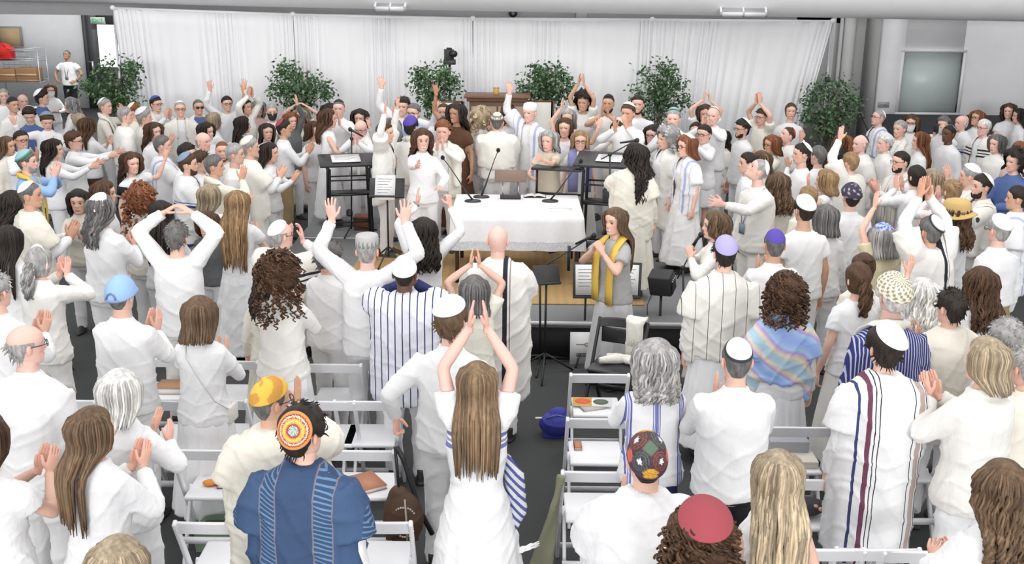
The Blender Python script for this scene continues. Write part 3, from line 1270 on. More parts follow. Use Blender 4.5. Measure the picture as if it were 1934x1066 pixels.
        on_head(MB().tube([(-.034, -.118, .006), (-.024, -.118, .034), (0, -.116, .046), (.024, -.118, .034), (.034, -.118, .006)], .007, 6).obj('cap_opening_trim', plain('cap_dark_trim', (.16, .2, .3)), root))
        on_head(MB().tube([(-.05, -.110, .0), (-.02, -.124, -.002), (.02, -.124, -.002), (.05, -.110, .0)], .006, 6).obj('cap_strap', plain('cap_strap', (.24, .35, .6)), root))
    if 'straw' in ex:
        R = []
        th = np.arange(36) * 2 * math.pi / 36
        for r, z in [(.168, .012), (.165, .020), (.145, .030), (.124, .038), (.116, .048), (.114, .085), (.110, .125), (.09, .155), (.045, .168), (.002, .170)]:
            R.append(np.stack([np.cos(th) * r, np.sin(th) * r * 1.14 - .008, z - (.02 * np.cos(2 * th) if r > .12 else 0) + 0 * th], -1))
        m, nt, bb = nodes('woven_straw', .8)
        c = periodic(nt, 'z', .009, .3, (.62, .43, .17), (.50, .33, .12))
        nt.links.new(c, bb.inputs['Base Color'])
        bump(nt, bb, 180, .5, .002)
        on_head(MB().rings(R).obj('straw_hat', m, root))
        R = [np.stack([np.cos(th) * r, np.sin(th) * r * 1.14 - .008, z + 0 * th], -1) for r, z in [(.1195, .046), (.1190, .064), (.114, .064)]]
        on_head(MB().rings(R, True, False).obj('hat_band', plain('hat_band', (.34, .21, .09)), root))
    if 'pill' in ex:       # tall cloth hat with a flat crown
        th = np.arange(48) * 2 * math.pi / 48
        lv = [(.082, .03, 0), (.085, .035, .3), (.087, .05, .6), (.087, .075, .8), (.086, .10, .9), (.084, .122, .5), (.078, .132, .2), (.04, .135, .1), (.001, .135, .1)]
        R = [np.stack([np.cos(th) * r, np.sin(th) * r * 1.2 - .004, z + 0 * th], -1) for r, z, _ in lv]
        C = np.array([[(k_zig(.55 + .45 * (z - .03) / .09, t) if z < .085 else (.44, .44, .43)) for t in th] for r, z, _ in lv])
        mb = MB()
        mb.rings(R)
        mb.c = [C.reshape(-1, 3)]
        on_head(mb.obj('cloth_hat', DYED, root, True, True))
    if 'tallcap' in ex:
        kc = KCOL['c' if 'kcream' in ex else 'W']
        th = np.arange(24) * 2 * math.pi / 24
        R = [np.stack([np.cos(th) * r, np.sin(th) * r * 1.2 - .012, z - .25 * np.cos(th + math.pi / 2) * 0 + 0 * th], -1) for r, z in [(.080, .03), (.086, .045), (.087, .09), (.076, .125), (.04, .14), (.001, .143)]]
        on_head(MB().rings(R, True, True, kc if not callable(kc) else (.8, .8, .8)).obj('white_cap', DYED, root, True, True))
    if 'band' in ex:
        a = np.linspace(-2.0, 2.0, 22)
        R = [np.stack([np.sin(a) * (.089 + q[0]), np.cos(a) * .02 - .02 + 0 * a, np.cos(a) * (.125 + q[0]) + q[1]], -1) for q in ((0, 0), (.004, .01), (.004, .02), (0, .03))]
        on_head(MB().rings(R, False).obj('headband', cloth('ivory'), root))
    if 'flower' in ex:
        mb = MB()
        for i in range(7):
            a = i * .9
            mb.ball((.03 + .012 * math.cos(a), -.10, .05 + .012 * math.sin(a)), .010, .007, .010, 7, 5, (.8, .74, .66))
        on_head(mb.obj('hair_flower', DYED, root, True, True))
    if 'gl' in ex or 'sun' in ex:
        mb = MB()
        dk = (.02, .02, .022)
        for sd in (-1, 1):
            a = np.linspace(0, 2 * math.pi, 14)
            mb.tube(np.stack([sd * .034 + .025 * np.cos(a), .103 + 0 * a - .004 * np.cos(a) * sd, .004 + .019 * np.sin(a)], -1), .0026, 5, dk)
            if 'sun' in ex:
                mb.ball((sd * .034, .101, .004), .023, .003, .018, 12, 6, (.01, .01, .012))
            mb.tube([(sd * .059, .100, .008), (sd * .079, .05, .008), (sd * .083, -.012, .008)], .0026, 5, dk)
        mb.tube([(-.01, .106, .008), (0, .112, .010), (.01, .106, .008)], .0024, 5, dk)
        on_head(mb.obj('glasses', plain('glasses_frame', (.02, .02, .022), .35), root))
    if 'mk' in ex or 'mkk' in ex:
        G, PH, Z = head_grid(26, 36, .014)
        ph = np.degrees(np.abs((PH + math.pi) % (2 * math.pi) - math.pi))
        keep = (ph < 62) & (Z < -.006) & (Z > -.112)
        q = MB().add(G.reshape(-1, 3), grid_faces(26, 36, keep))
        for sd in (-1, 1):
            q.tube([(sd * .07, .055, -.03), (sd * .083, .0, .0), (sd * .088, -.02, .01)], .0018, 4)
        on_head(q.obj('face_mask', plain('mask_black', (.02, .02, .022)) if 'mkk' in ex else plain('mask_white', (.8, .8, .8)), root))
    if 'lan' in ex:
        mb = MB()
        for sd in (-1, 1):
            ribbon(mb, [(sd * .05, -.055, 1.475), (sd * .085, .0, 1.468), (sd * .075, .09, 1.39), (sd * .045, .14 * bw, 1.25), (sd * .012, .145 * bw, 1.12)],
                   [(.006, 0, 0)] * 5, .002)
        mb.box(-.04, .04, .148 * bw, .153 * bw, 1.02, 1.12)
        mb.obj('badge_on_lanyard', plain('lanyard', (.20, .25, .32)), root)
    if 'bslit' in ex:
        pass
    if 'watch' in ex:
        S, E, W, Fg, Pm, _ = arms[1 if 'watchR' in ex else 0]
        ax = unit(W - E)
        u = unit(np.cross(ax, (0.3, 1, .2)))
        v = np.cross(ax, u)
        a = np.linspace(0, 2 * math.pi, 16)
        MB().tube([W - ax * .01 + (u * math.cos(t) + v * math.sin(t)) * .031 for t in a], .006, 6).obj('wristwatch', plain('watch_metal', (.35, .35, .37), .3, .9), root)
    if 'cord' in ex:       # small bag on a thin strap across the back
        MB().tube([(-.10, .06, 1.465), (-.09, -.03, 1.475), (-.05, -.135, 1.36), (.05, -.150, 1.2), (.14, -.135, 1.05), (.19, -.04, .96), (.20, .03, .94)], .004, 6).obj('bag_strap', plain('pale_strap', (.55, .54, .52)), root)
        MB().box(.17, .21, -.04, .10, .84, .97).obj('small_bag', cloth('ivory'), root, False, bevel=.01)
    if 'armband' in ex:
        S, E, W, Fg, Pm, _ = arms[1]
        ax = unit(E - S)
        MB().tube([lerp(S, E, .12), lerp(S, E, .5)], [.078, .066], 12).obj('dark_sleeve', cloth('black'), root)
    if 'sideshawl' in ex:
        q = MB()
        q.tube([(.15, .06, 1.22), (.205, .04, 1.1), (.215, .02, .92), (.20, .0, .80)], [.03, .06, .065, .03], 10, (1, 1, 1), .5)
        V, F = voxel(q, .012, 2)
        finish(V, F, 'patterned_shawl_end', cloth('bluediamond'), root, .006, rnd)
        q = MB()
        for i in range(7):
            t = np.linspace(0, 1, 7)
            q.tube(np.stack([.21 + t * .13 + .006 * np.sin(i * 2 + t * 5), .0 + .01 * np.cos(i + t * 4), .66 + .05 * t + .012 * np.sin(i * 1.7 + 5 * t)], -1), [.005, .006, .007, .005, .006, .004, .003], 5)
        q.tube([(.205, 0, .80), (.20, 0, .72), (.21, 0, .66)], .005, 5)
        q.obj('knotted_tassel', cloth('white'), root)
    if 'belt' in ex:
        th = np.arange(28) * 2 * math.pi / 28
        R = [np.stack([np.cos(th) * .178 * bw, np.sin(th) * .127 * bw, z + 0 * th], -1) for z in (1.0, 1.0, 1.032, 1.032)]
        R[0] = R[0] * (.95, .95, 1)
        R[3] = R[3] * (.95, .95, 1)
        MB().rings(R, True, False).obj('belt', plain('belt_leather', (.02, .018, .016), .5), root)
    if 'phone' in ex:
        S, E, W, Fg, Pm, _ = arms[1]
        c = W + Fg * .08 + np.array([-.04, .03, .02])
        MB().box(c[0] - .04, c[0] + .04, c[1], c[1] + .02, c[2] - .05, c[2] + .08).obj('phone', plain('phone_black', (.015, .015, .018), .3), root, False, bevel=.004)
    # ---- shoes
    if 'noshoe' not in ex:
        for i in (0, 1):
            o = bpy.data.objects.new('shoe', shoe_mesh('white' if 'wsh' in ex else 'dark'))
            COL.objects.link(o)
            o.parent = root
            o.location = (foot[i][0], foot[i][1], 0)
            o.rotation_euler = (0, 0, math.radians(-8 if i else 8))
    return root


_shoe = {}


def shoe_mesh(kind):
    if kind not in _shoe:
        mb = MB()
        th = np.arange(16) * 2 * math.pi / 16
        R = []
        for z, a0, a1, w in [(.0, -.085, .185, .046), (.02, -.088, .188, .049), (.022, -.084, .182, .046), (.045, -.082, .165, .044), (.07, -.078, .10, .042), (.105, -.07, .045, .042), (.125, -.065, .04, .042)]:
            c, l = (a0 + a1) / 2, (a1 - a0) / 2
            R.append(np.stack([np.cos(th) * w * (1 - .15 * np.sin(th)), np.sin(th) * l + c, z + 0 * th], -1))
        mb.rings(R)
        me = mb.mesh('shoe')
        me.materials.append(plain('shoe_' + kind, (.03, .028, .026) if kind == 'dark' else (.55, .5, .45), .5))
        _shoe[kind] = me
    return _shoe[kind]


def fold_skirt(g, rnd, z1, z0, sex, bw, flare):
    s = 64
    a = np.arange(s) * 2 * math.pi / s
    R = []
    nf = rnd.choice((9, 11, 13))
    o = rnd.uniform(0, 6)
    for i in range(14):
        t = i / 13
        z = z1 + (z0 - z1) * t
        z_ = max(z, .88)
        T = TORSO[sex]
        rx = np.interp(z_, [q[0] for q in T][::-1], [q[1] for q in T][::-1]) * bw + .016
        ry = np.interp(z_, [q[0] for q in T][::-1], [q[2] for q in T][::-1]) * (1 + (bw - 1) * 1.5) + .016
        fl = flare * max(0, .95 - z)
        w = 1 + (.045 + .03 * np.sin(a * 3 + o)) * min(1, t * 1.6) * np.sin(a * nf + 1.5 * math.sin(o) + .35 * t)
        R.append(np.stack([np.cos(a) * (rx + fl) * w, np.sin(a) * (ry + fl) * w, np.full(s, z)], -1))
    g.rings(R[::-1])


def make_shawl(kind, col, root, d, arms, vox, amp, rnd, sex, bw, off):
    if kind in ('c', 'C', 'm', 'M'):       # draped over both shoulders and down the back
        g = MB()
        hem = {'c': .72, 'C': .40, 'm': 1.02, 'M': .90}[kind]
        th = np.arange(40) * 2 * math.pi / 40
        prof = [(1.498, .078, .078), (1.47, .105, .09), (1.44, .155, .108), (1.40, .20, .125), (1.33, .222, .138), (1.2, .232, .146), (1.05, .238, .150), (.9, .245, .155), (hem, .25, .158)]
        R = []
        o = rnd.uniform(0, 6)
        for z, rx, ry in prof:
            if z < hem:
                continue
            k = (.5 + .5 * bw) * (1 if sex == 'm' else .9)
            t = max(0, 1.4 - z)
            w = 1 + .035 * min(1, t * 2) * np.sin(th * 9 + o) + .02 * min(1, t * 2) * np.sin(th * 5 + 2 * o)
            x, y = np.cos(th) * (rx * k + off * .6) * w, np.sin(th) * (ry * k + off * .6) * w
            R.append(np.stack([x, y, z + (.05 * np.sin(th) * (z == hem))], -1))
        g.rings(R[::-1])
        for (S, E, W, Fg, Pm, _) in arms:
            sgn = 1 if S[0] > 0 else -1
            S2 = S - np.array([.03 * sgn, 0, .01])
            k = (.5 + .5 * bw) * (1 if sex == 'm' else .9)
            e = lerp(S, E, .80)
            g.tube([S2, lerp(S, E, .4), e], np.array([.10, .105, .11]) * k, 14)
            if E[2] < 1.38:    # cloth that hangs off the arm
                g.tube([lerp(S, E, .3), lerp(S, E, .5) - (0, 0, .2), lerp(S, E, .55) - (0, -.0, .42)], np.array([.09, .085, .07]) * k, 10, (1, 1, 1), .8)
        V, F = voxel(g, vox, 3)
        # open the front
        cut = np.where(V[:, 2] > 1.2, .055, .075)
        inside = (np.abs(V[:, 0]) < cut) & (V[:, 1] > .03)
        if kind != 'x':
            F = [f for f in F if not any(inside[i] for i in f)]
        o = finish(V, F, 'prayer_shawl', cloth(col), root, amp * 1.4, rnd)
        sm = o.modifiers.new('thickness', 'SOLIDIFY')
        sm.thickness = .006
        sm.offset = 1
        if 'fringe' in d['ex']:
            mb = MB()
            for i in range(60):
                a = math.pi * 1.02 + i / 60 * math.pi * .96
                x, y = math.cos(a) * .25, math.sin(a) * .16
                mb.tube([(x, y, hem + .03), (x * 1.01, y * 1.02, hem - .02), (x * 1.02, y * 1.02, hem - .075)], [.003, .003, .002], 4)
            mb.obj('shawl_fringe', cloth('white'), root)
    elif kind in ('n', 'N'):          # folded round the neck, ends hanging down in front
        mb = MB()
        w = .075 if kind == 'N' else .05
        L = .86
        p, wd = [], []
        for sd in (-1, 1):
            side = [((sd * .10, .150 * bw, L), (w, 0, 0)), ((sd * .105, .155 * bw, 1.10), (w, 0, 0)), ((sd * .11, .145 * bw, 1.28), (w, 0, 0)),
                    ((sd * .115, .095 * bw, 1.41), (w * .9, .0, .0)), ((sd * .105, .02, 1.476), (w * .75, 0, -.25 * w * sd)), ((sd * .072, -.055, 1.492), (w * .45, .3 * w * sd * 0, .5 * w * -sd)),
                    ((sd * .03, -.088, 1.485), (.0, .012, .7 * w * -sd))]
            if sd == -1:
                p += [q[0] for q in side]
                wd += [q[1] for q in side]
            else:
                p += [q[0] for q in side[::-1]]
                wd += [tuple(-np.array(q[1]) * (1, 1, 1)) if False else q[1] for q in side[::-1]]
        # keep the wide direction from flipping
        wd = [np.array(q, float) for q in wd]
        for i in range(1, len(wd)):
            if np.dot(wd[i], wd[i - 1]) < 0:
                wd[i] = -wd[i]
        P2, W2 = [], []
        pa, wa = np.array(p), np.array(wd)
        for i in range(len(pa) - 1):
            for t in (0, .5):
                P2.append(lerp(pa[i], pa[i + 1], t))
                W2.append(lerp(wa[i], wa[i + 1], t))
        P2.append(pa[-1])
        W2.append(wa[-1])
        ribbon(mb, P2, W2, .010)
        mb.obj('prayer_shawl' if kind == 'N' else 'scarf', cloth(col), root)


def place_people():
    """stand everybody where the head's pixel says; let heights give way a little so that nobody stands inside another"""
    n = len(PEOPLE)
    dz = np.zeros(n)

    def pos(i, h):
        d = PEOPLE[i]
        x, y, z = at_z(d['px'], d['py'], d['base'] + h)
        return np.array([x, y])
    rnd = random.Random(4)
    H0 = np.array([d['H'] for d in PEOPLE])
    for d in PEOPLE:
        if 'fix' in d['ex']:
            pass
    X = np.array([pos(i, H0[i]) for i in range(n)])
    cand = np.linspace(-.13, .13, 27)

    def cost(i, p, q):
        dd = np.hypot(*(X - p).T)
        dd[i] = 9
        lim = .50
        c = (np.clip(lim - dd, 0, None) ** 2).sum() * 60
        for ox, oy, hx, hy in OBST:
            ex, ey = abs(p[0] - ox) - hx - .24, abs(p[1] - oy) - hy - .24
            if ex < 0 and ey < 0:
                c += .5 + min(-ex, -ey) * 8
        return c + (q / .13) ** 2 * .3
    for it in range(14):
        for i in range(n):
            if 'fix' in PEOPLE[i]['ex']:
                continue
            best = min((cost(i, pos(i, H0[i] + q), q), q) for q in cand)
            dz[i] = best[1]
            X[i] = pos(i, H0[i] + dz[i])
    for i, d in enumerate(PEOPLE):
        d['H'] = float(H0[i] + dz[i])
        d['loc'] = (float(X[i][0]), float(X[i][1]), d['base'])
    close = 0
    for i in range(n):
        dd = np.hypot(*(X - X[i]).T)
        dd[i] = 9
        if dd.min() < .34:
            close += 1
            print('CLOSE', PEOPLE[i]['px'], PEOPLE[i]['py'], PEOPLE[int(dd.argmin())]['px'], PEOPLE[int(dd.argmin())]['py'], round(float(dd.min()), 2), 'D', round(float(X[i][1]), 2))
    print('people', n, 'close', close)

# ================================================================ the room
STAGE = .40


def wallmat(name, col, bs=.05):
    return plain(name, col, .85, 0, 3, bs, .01)


floor_m, nt, b = nodes('dark_carpet', .95)
nz = bump(nt, b, 260, .4, .003)
b.inputs['Base Color'].default_value = (.048, .050, .050, 1)
struct('floor', MB().box(-17, 11, -14, 31, -.1, 0), floor_m)
white_wall = wallmat('painted_wall', (.80, .80, .81))
grey_wall = wallmat('grey_paint_with_shade', (.47, .47, .46))  # grey paint, with part of the recess's shade mixed into the colour
# wall on the left, deep behind the crowd
xl = at_y(213, 30, 30.0)[0]
struct('wall_left', MB().box(-17, xl + 1.5, 30.0, 30.2, 0, 4.6), wallmat('back_room_paint', (.72, .74, .75)))
# header above the opening and behind the drape
hz = at_y(100, 28, 20.2)[2]
struct('trim_1', MB().box(-17, 6.2, 20.2, 20.5, hz, 5.2), white_wall)
struct('wall_back', MB().box(at_y(222, 30, 20.6)[0], 6.5, 20.6, 20.8, 0, 5.2), white_wall)
# right: grey recess, then the white wall that stands forward
xr = at_y(1662, 130, 19.2)[0]
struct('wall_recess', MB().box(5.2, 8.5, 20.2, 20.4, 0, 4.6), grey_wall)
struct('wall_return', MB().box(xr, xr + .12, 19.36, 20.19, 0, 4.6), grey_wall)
p0, p1 = at_y(1703, 98, 19.2), at_y(1813, 213, 19.2)
mb = MB()
X0, X1, Z1, Z0 = at_y(1708, 98, 19.2)[0], at_y(1820, 98, 19.2)[0], p0[2], p1[2]
mb.box(xr, X0, 19.2, 19.35, 0, 5)
mb.box(X1, 11, 19.2, 19.35, 0, 5)
mb.box(X0, X1, 19.2, 19.35, 0, Z0)
mb.box(X0, X1, 19.2, 19.35, Z1, 5)
struct('wall_right', mb, white_wall)
zw = at_y(1760, 217, 19.15)[2]
struct('trim_2', MB().box(xr, 11, 19.12, 19.2, 0, zw), plain('black_wainscot', (.035, .037, .045), .5))
wf = struct('window_1', MB().box(X0 - .02, X1 + .02, 19.26, 19.28, Z0 - .02, Z1 + .02), plain('frosted_glass', (.50, .56, .555), .35))
fr = MB()
for a in ((X0 - .05, X1 + .05, Z1, Z1 + .05), (X0 - .05, X1 + .05, Z0 - .05, Z0), (X0 - .05, X0, Z0, Z1), (X1, X1 + .05, Z0, Z1)):
    fr.box(a[0], a[1], 19.17, 19.26, a[2], a[3])
tag(fr.obj('window_frame', plain('white_gloss', (.72, .72, .73), .4), wf, False), None, None)
struct('wall_side_right', MB().box(10.9, 11, -1, 19.2, 0, 5), white_wall)
struct('wall_side_left', MB().box(-17, -16.9, -1, 30.0, 0, 5), white_wall)
# columns of conduit in the recess
for i, px in enumerate((1574, 1588, 1604)):
    x = at_y(px, 120, 19.9)[0]
    o = MB().tube([(x, 20.05, 0), (x, 20.05, 4.5)], (.03, .035, .11)[i], 12).obj('pipe', wallmat('pipe_paint', (.58, .58, .57)))
    tag(o, ('thin grey pipe up the grey recess beside the drape end', 'second thin grey pipe in the recess, nearer the wide column', 'thick round grey column in the recess right of the drape')[i], 'pipe')
# big round duct under the ceiling
a0, a1 = at_y(-60, 2, 18.9), at_y(2000, 42, 17.4)
RD = .55
A = np.array([a0[0], 18.9, a0[2] + RD])
B_ = np.array([a1[0], 17.4, a1[2] + RD])
duct = struct('ceiling_duct', MB().tube([A + (B_ - A) * t for t in np.linspace(-.1, 1.1, 12)], RD, 48), wallmat('duct_paint', (.85, .85, .86)), True)
duct.name = 'ceiling'
for px0, px1, py, lab in ((1386, 1470, 11, 'white framed air vent low on the round ceiling duct, right of centre'), (752, 812, 2, 'white framed air vent at the top edge above the drape')):
    t = thing('air_vent', lab, 'vent')
    k = ((px0 + px1) / 2 + 60) / 2060
    c = A + (B_ - A) * k
    an = math.radians(-52 if px0 > 1000 else -58)
    w = (px1 - px0) / ppm(18, 3)
    t.location = c + np.array([0, -math.cos(an), math.sin(an)]) * (RD + .0)
    t.rotation_euler = (an + math.radians(90) + math.radians(90) * 0, 0, math.atan2(B_[1] - A[1], B_[0] - A[0]))
    fm, vm = plain('vent_white', (.80, .80, .81), .5), plain('vent_grey', (.40, .41, .42), .6)
    f = MB()
    h = .16
    for q in ((-w / 2, w / 2, -h, -h + .03), (-w / 2, w / 2, h - .03, h), (-w / 2, -w / 2 + .03, -h, h), (w / 2 - .03, w / 2, -h, h), (-.012, .012, -h, h)):
        f.box(q[0], q[1], q[2], q[3], -.03, .05)
    f.obj('frame', fm, t, False)
    for i in range(8):
        z = -h + .05 + i * (2 * h - .1) / 7
        MB().box(-w / 2 + .03, w / 2 - .03, z - .01, z + .014, -.02, .03).obj('slat', vm, t, False)
# small fixtures on the header
x, _, z = at_y(752, 18, 20.18)
t = MB().box(x - .09, x + .09, 20.10, 20.2, z - .035, z + .035).obj('wall_box', plain('grey_box', (.14, .14, .14)), None, False, bevel=.008)
tag(t, 'small dark grey box on the header above the drape', 'box')
x, _, z = at_y(1098, 29, 20.18)
t = MB().box(x - .1, x + .1, 20.12, 20.2, z - .06, z + .06).obj('junction_box', plain('mid_box', (.42, .42, .41)), None, False, bevel=.01)
tag(t, 'pale grey junction box above the drape, right of the black wall camera', 'box')
x, _, z = at_y(969, 25, 19.9)
t = thing('security_camera', 'round black security camera above the middle of the drape', 'camera', (x, 19.9, z))
MB().ball((0, 0, 0), .085, .085, .075, 16, 10).obj('housing', plain('cam_black', (.02, .02, .022), .3), t)
MB().tube([(0, 0, .02), (0, .3, .06)], .02, 8).obj('bracket', plain('cam_black', (0, 0, 0)), t)
MB().tube([(0, -.075, -.01), (0, -.095, -.012)], .03, 12).obj('lens', plain('lens_grey', (.2, .2, .21), .15), t)
x, _, z = at_y(1669, 198, 19.18)
t = thing('wall_sign', 'small grey sign on the white wall at the lower left of the window', 'sign', (x, 19.19, z))
MB().box(-.10, .10, -.01, 0, -.05, .05).obj('plate', plain('sign_grey', (.33, .34, .34)), t, False)
MB().box(-.055, .055, -.014, -.01, -.01, .005).obj('lettering_bar', plain('sign_dark', (.16, .16, .16)), t, False)

# ---- pipe and drape
DY = 18.5
tops = [(213, 16), (553, 28), (893, 36), (1232, 38), (1573, 41)]
TP = [at_y(a, b_, DY) for a, b_ in tops]
t = thing('drape_backdrop', 'long white pleated drape hung from a crossbar behind the stage', 'curtain', (0, DY, 0))
met = plain('drape_metal', (.62, .62, .64), .35, .6)
wfab, nt, b = nodes('sheer_white_drape', .8)
b.inputs['Base Color'].default_value = (.86, .86, .87, 1)
bump(nt, b, 30, .25, .006, 3, (6, 1, .25))
for i, (x, y, z) in enumerate(TP):
    MB().tube([(x, .03, 0), (x, .03, z + .05)], .022, 10).obj('upright_pole', met, t)
    MB().ball((x, .0, z + .01), .05, .05, .045, 10, 8).obj('bar_joint', wfab, t)
    MB().box(x - .2, x + .2, -.17, .23, 0, .012).obj('base_plate', met, t, False)
rn = random.Random(3)
for i in range(4):
    a, c = TP[i], TP[i + 1]
    MB().tube([(a[0], 0, a[2]), (c[0], 0, c[2])], .028, 10).obj('crossbar', wfab, t)
    n = 420
    u = np.linspace(0, 1, n)
    X = a[0] + (c[0] - a[0]) * u
    ZT = a[2] + (c[2] - a[2]) * u - .02 * np.sin(math.pi * u)
    dens = 0.25 + .75 * (np.exp(-((u - .04) / .13) ** 2) + np.exp(-((u - .62 + .1 * i) / .10) ** 2) + np.exp(-((u - .97) / .07) ** 2) + .25 * np.sin(u * 9 + i) ** 2)
    ph = np.cumsum(dens) * .62
    R = []
    for k in range(15):
        v = k / 14
        zz = ZT * (1 - v) + .02 * v
        am = (.008 + .018 * min(1, v * 3)) * np.clip(dens, .3, 1.1)
        yy = -.02 + am * np.sin(ph + .5 * math.sin(v * 2 + i)) + .02 * np.sin(u * 17 + i) * v + .012 * np.sin(ph * .37 + 3 * v)
        xx = X + .006 * np.sin(ph * 2)
        if i == 3:
            xx = a[0] + (xx - a[0]) * (1 - .19 * v)
        if i == 0:
            xx = c[0] + (xx - c[0]) * (1 - .05 * v)
        R.append(np.stack([xx, yy, zz], -1))
    o = MB().rings(R, False, False).obj('drape_panel', wfab, t)
    sm = o.modifiers.new('thickness', 'SOLIDIFY')
    sm.thickness = .006
x, y, z = TP[4]
MB().ball((x, .03, at_y(1560, 151, DY)[2]), .05, .05, .06, 8, 6).obj('pole_clamp', plain('cam_black', (0, 0, 0)), t)

# ---- doors and fittings in the left back corner
dk = plain('dark_door', (.075, .08, .085), .5)
x0, x1 = at_y(163, 60, 29.9)[0], at_y(228, 60, 29.9)[0]
zt = at_y(190, 34, 29.9)[2]
mb = MB()
gx0, gx1 = at_y(184, 80, 29.85)[0], at_y(222, 80, 29.85)[0]
gz1, gz0 = at_y(200, 47, 29.85)[2], at_y(200, 127, 29.85)[2]
mb.box(x0, gx0, 29.90, 29.98, 0, 3.4)
mb.box(gx1, x1 + .3, 29.90, 29.98, 0, 3.4)
mb.box(gx0, gx1, 29.90, 29.98, 0, gz0)
mb.box(gx0, gx1, 29.90, 29.98, gz1, 3.4)
dr = struct('door_1', mb, dk)
mb = MB().box(gx0, gx1, 29.93, 29.95, gz0, gz1)
mb.obj('glass_lit_by_daylight', plain('daylight_glass', (.95, .97, 1.0), .2, 0, 0, 0, 0, 2.2), dr, False)
MB().box(x0 + .1, x0 + .13, 29.80, 29.90, 1.0, 1.3).obj('door_handle', met, dr, False)
struct('trim_3', MB().box(x0 - .09, x0, 29.86, 30.0, 0, 3.4), plain('door_frame_dark', (.055, .055, .06)))


def letters(txt, w, h, parent, mat, origin, name='lettering', depth=.006):
    cu = bpy.data.curves.new(name, 'FONT')
    cu.body = txt
    cu.size = h
    cu.extrude = depth
    cu.align_x = 'CENTER'
    cu.align_y = 'CENTER'
    o = bpy.data.objects.new(name, cu)
    COL.objects.link(o)
    dg = bpy.context.evaluated_depsgraph_get()
    me = bpy.data.meshes.new_from_object(o.evaluated_get(dg))
    bpy.data.objects.remove(o)
    o = bpy.data.objects.new(name, me)
    me.materials.clear()
    me.materials.append(mat)
    COL.objects.link(o)
    o.parent = parent
    o.rotation_euler = (math.radians(90), 0, 0)
    o.location = origin
    wd = max(v.co.x for v in me.vertices) - min(v.co.x for v in me.vertices)
    o.scale = (w / wd, 1, 1)
    return o


x, _, z = at_y(184, 39, 29.7)
t = thing('exit_sign', 'white exit sign with green letters over the dark door', 'sign', (x, 29.7, z))
MB().box(-.19, .19, 0, .06, -.09, .09).obj('sign_face', plain('sign_white', (.62, .68, .64), .4), t, False)
MB().box(-.03, .03, .05, .2, -.02, .09).obj('sign_bracket', plain('grey_box', (0, 0, 0)), t, False)
letters('EXIT', .30, .14, t, plain('exit_green', (.05, .42, .12), .5, 0, 0, 0, 0, .3), (0, -.006, 0))
p, q = at_y(-8, 50, 29.8), at_y(41, 94, 29.8)
t = thing('notice_board', 'tan notice board in a grey frame on the far left wall', 'board', ((p[0] + q[0]) / 2, 29.9, (p[2] + q[2]) / 2))
w_, h_ = (q[0] - p[0]) / 2, (p[2] - q[2]) / 2
MB().box(-w_, w_, .0, .04, -h_, h_).obj('frame', plain('board_frame', (.22, .22, .22)), t, False)
MB().box(-w_ + .05, w_ - .05, -.02, .0, -h_ + .05, h_ - .05).obj('cork_panel', plain('cork', (.42, .30, .17), .9, 0, 80), t, False)
# wire cart with cartons and a red bag
c = at_y(40, 130, 27.6)
wire = plain('zinc_wire', (.42, .43, .45), .35, .7)
t = thing('wire_shelf_cart', 'tall grey wire shelf cart by the far left wall', 'shelf', (c[0], 27.6, 0))
zt, w_ = at_y(40, 92, 27.6)[2], .56
for sx in (-1, 1):
    for sy in (-1, 1):
        MB().tube([(sx * w_, sy * .25, .08), (sx * w_, sy * .25, zt)], .014, 8).obj('upright', wire, t)
        MB().ball((sx * w_, sy * .25, .05), .05, .02, .05, 10, 6).obj('caster', plain('cam_black', (0, 0, 0)), t)
for zz in (.3, .95, zt - .28, zt - .03):
    mb = MB()
    for k in range(15):
        yy = -.25 + k * .5 / 14
        mb.tube([(-w_, yy, zz), (w_, yy, zz)], .005, 4)
    for sy in (-.25, .25):
        mb.tube([(-w_, sy, zz + .05), (w_, sy, zz + .05)], .007, 5)
    mb.obj('wire_shelf', wire, t)
mb = MB()
for k in range(9):
    xx = -w_ + k * 2 * w_ / 8
    mb.tube([(xx, .25, .95), (xx, .25, zt)], .005, 4)
for k in range(8):
    mb.tube([(-w_, .25, .95 + k * (zt - .95) / 8), (w_, .25, .95 + k * (zt - .95) / 8)], .005, 4)
mb.obj('wire_back', wire, t)
card = plain('brown_cardboard', (.30, .16, .075), .85, 0, 12)
cx = c[0]
for k, (dx, w2, h2, lab) in enumerate(((-.28, .22, .32, 'brown carton on the wire cart, under the red bag'), (.22, .26, .34, 'wide brown carton on the wire cart, right one of the pair'))):
    b_ = thing('carton', lab, 'box', (cx + dx, 27.55, .955 + .005), 0, 'cartons on the wire cart')
    MB().box(-w2, w2, -.2, .2, 0, h2).obj('carton_body', card, b_, False, bevel=.006)
    MB().box(-w2 - .002, w2 + .002, -.205, -.2, h2 * .45, h2 * .6).obj('printed_stripe', plain('carton_print', (.5, .33, .2)), b_, False)
zz = at_y(10, 145, 23.4)[2]
t = thing('red_bag', 'bright red cloth bag lying on the wire cart above the cartons', 'bag', (cx - .33, 27.5, zt - .275))
mb = MB().ball((0, 0, .2), .24, .2, .22, 18, 12)
V, F = voxel(mb.box(-.2, .2, -.16, .16, .02, .3), .02, 4)
MB().add(V, F).obj('bag_body', plain('red_cloth', (.52, .015, .012), .8, 0, 20), t)
MB().tube([(-.1, -.15, .33), (-.06, -.15, .42), (.06, -.15, .42), (.1, -.15, .33)], .012, 6).obj('handle', plain('red_cloth', (0, 0, 0)), t)
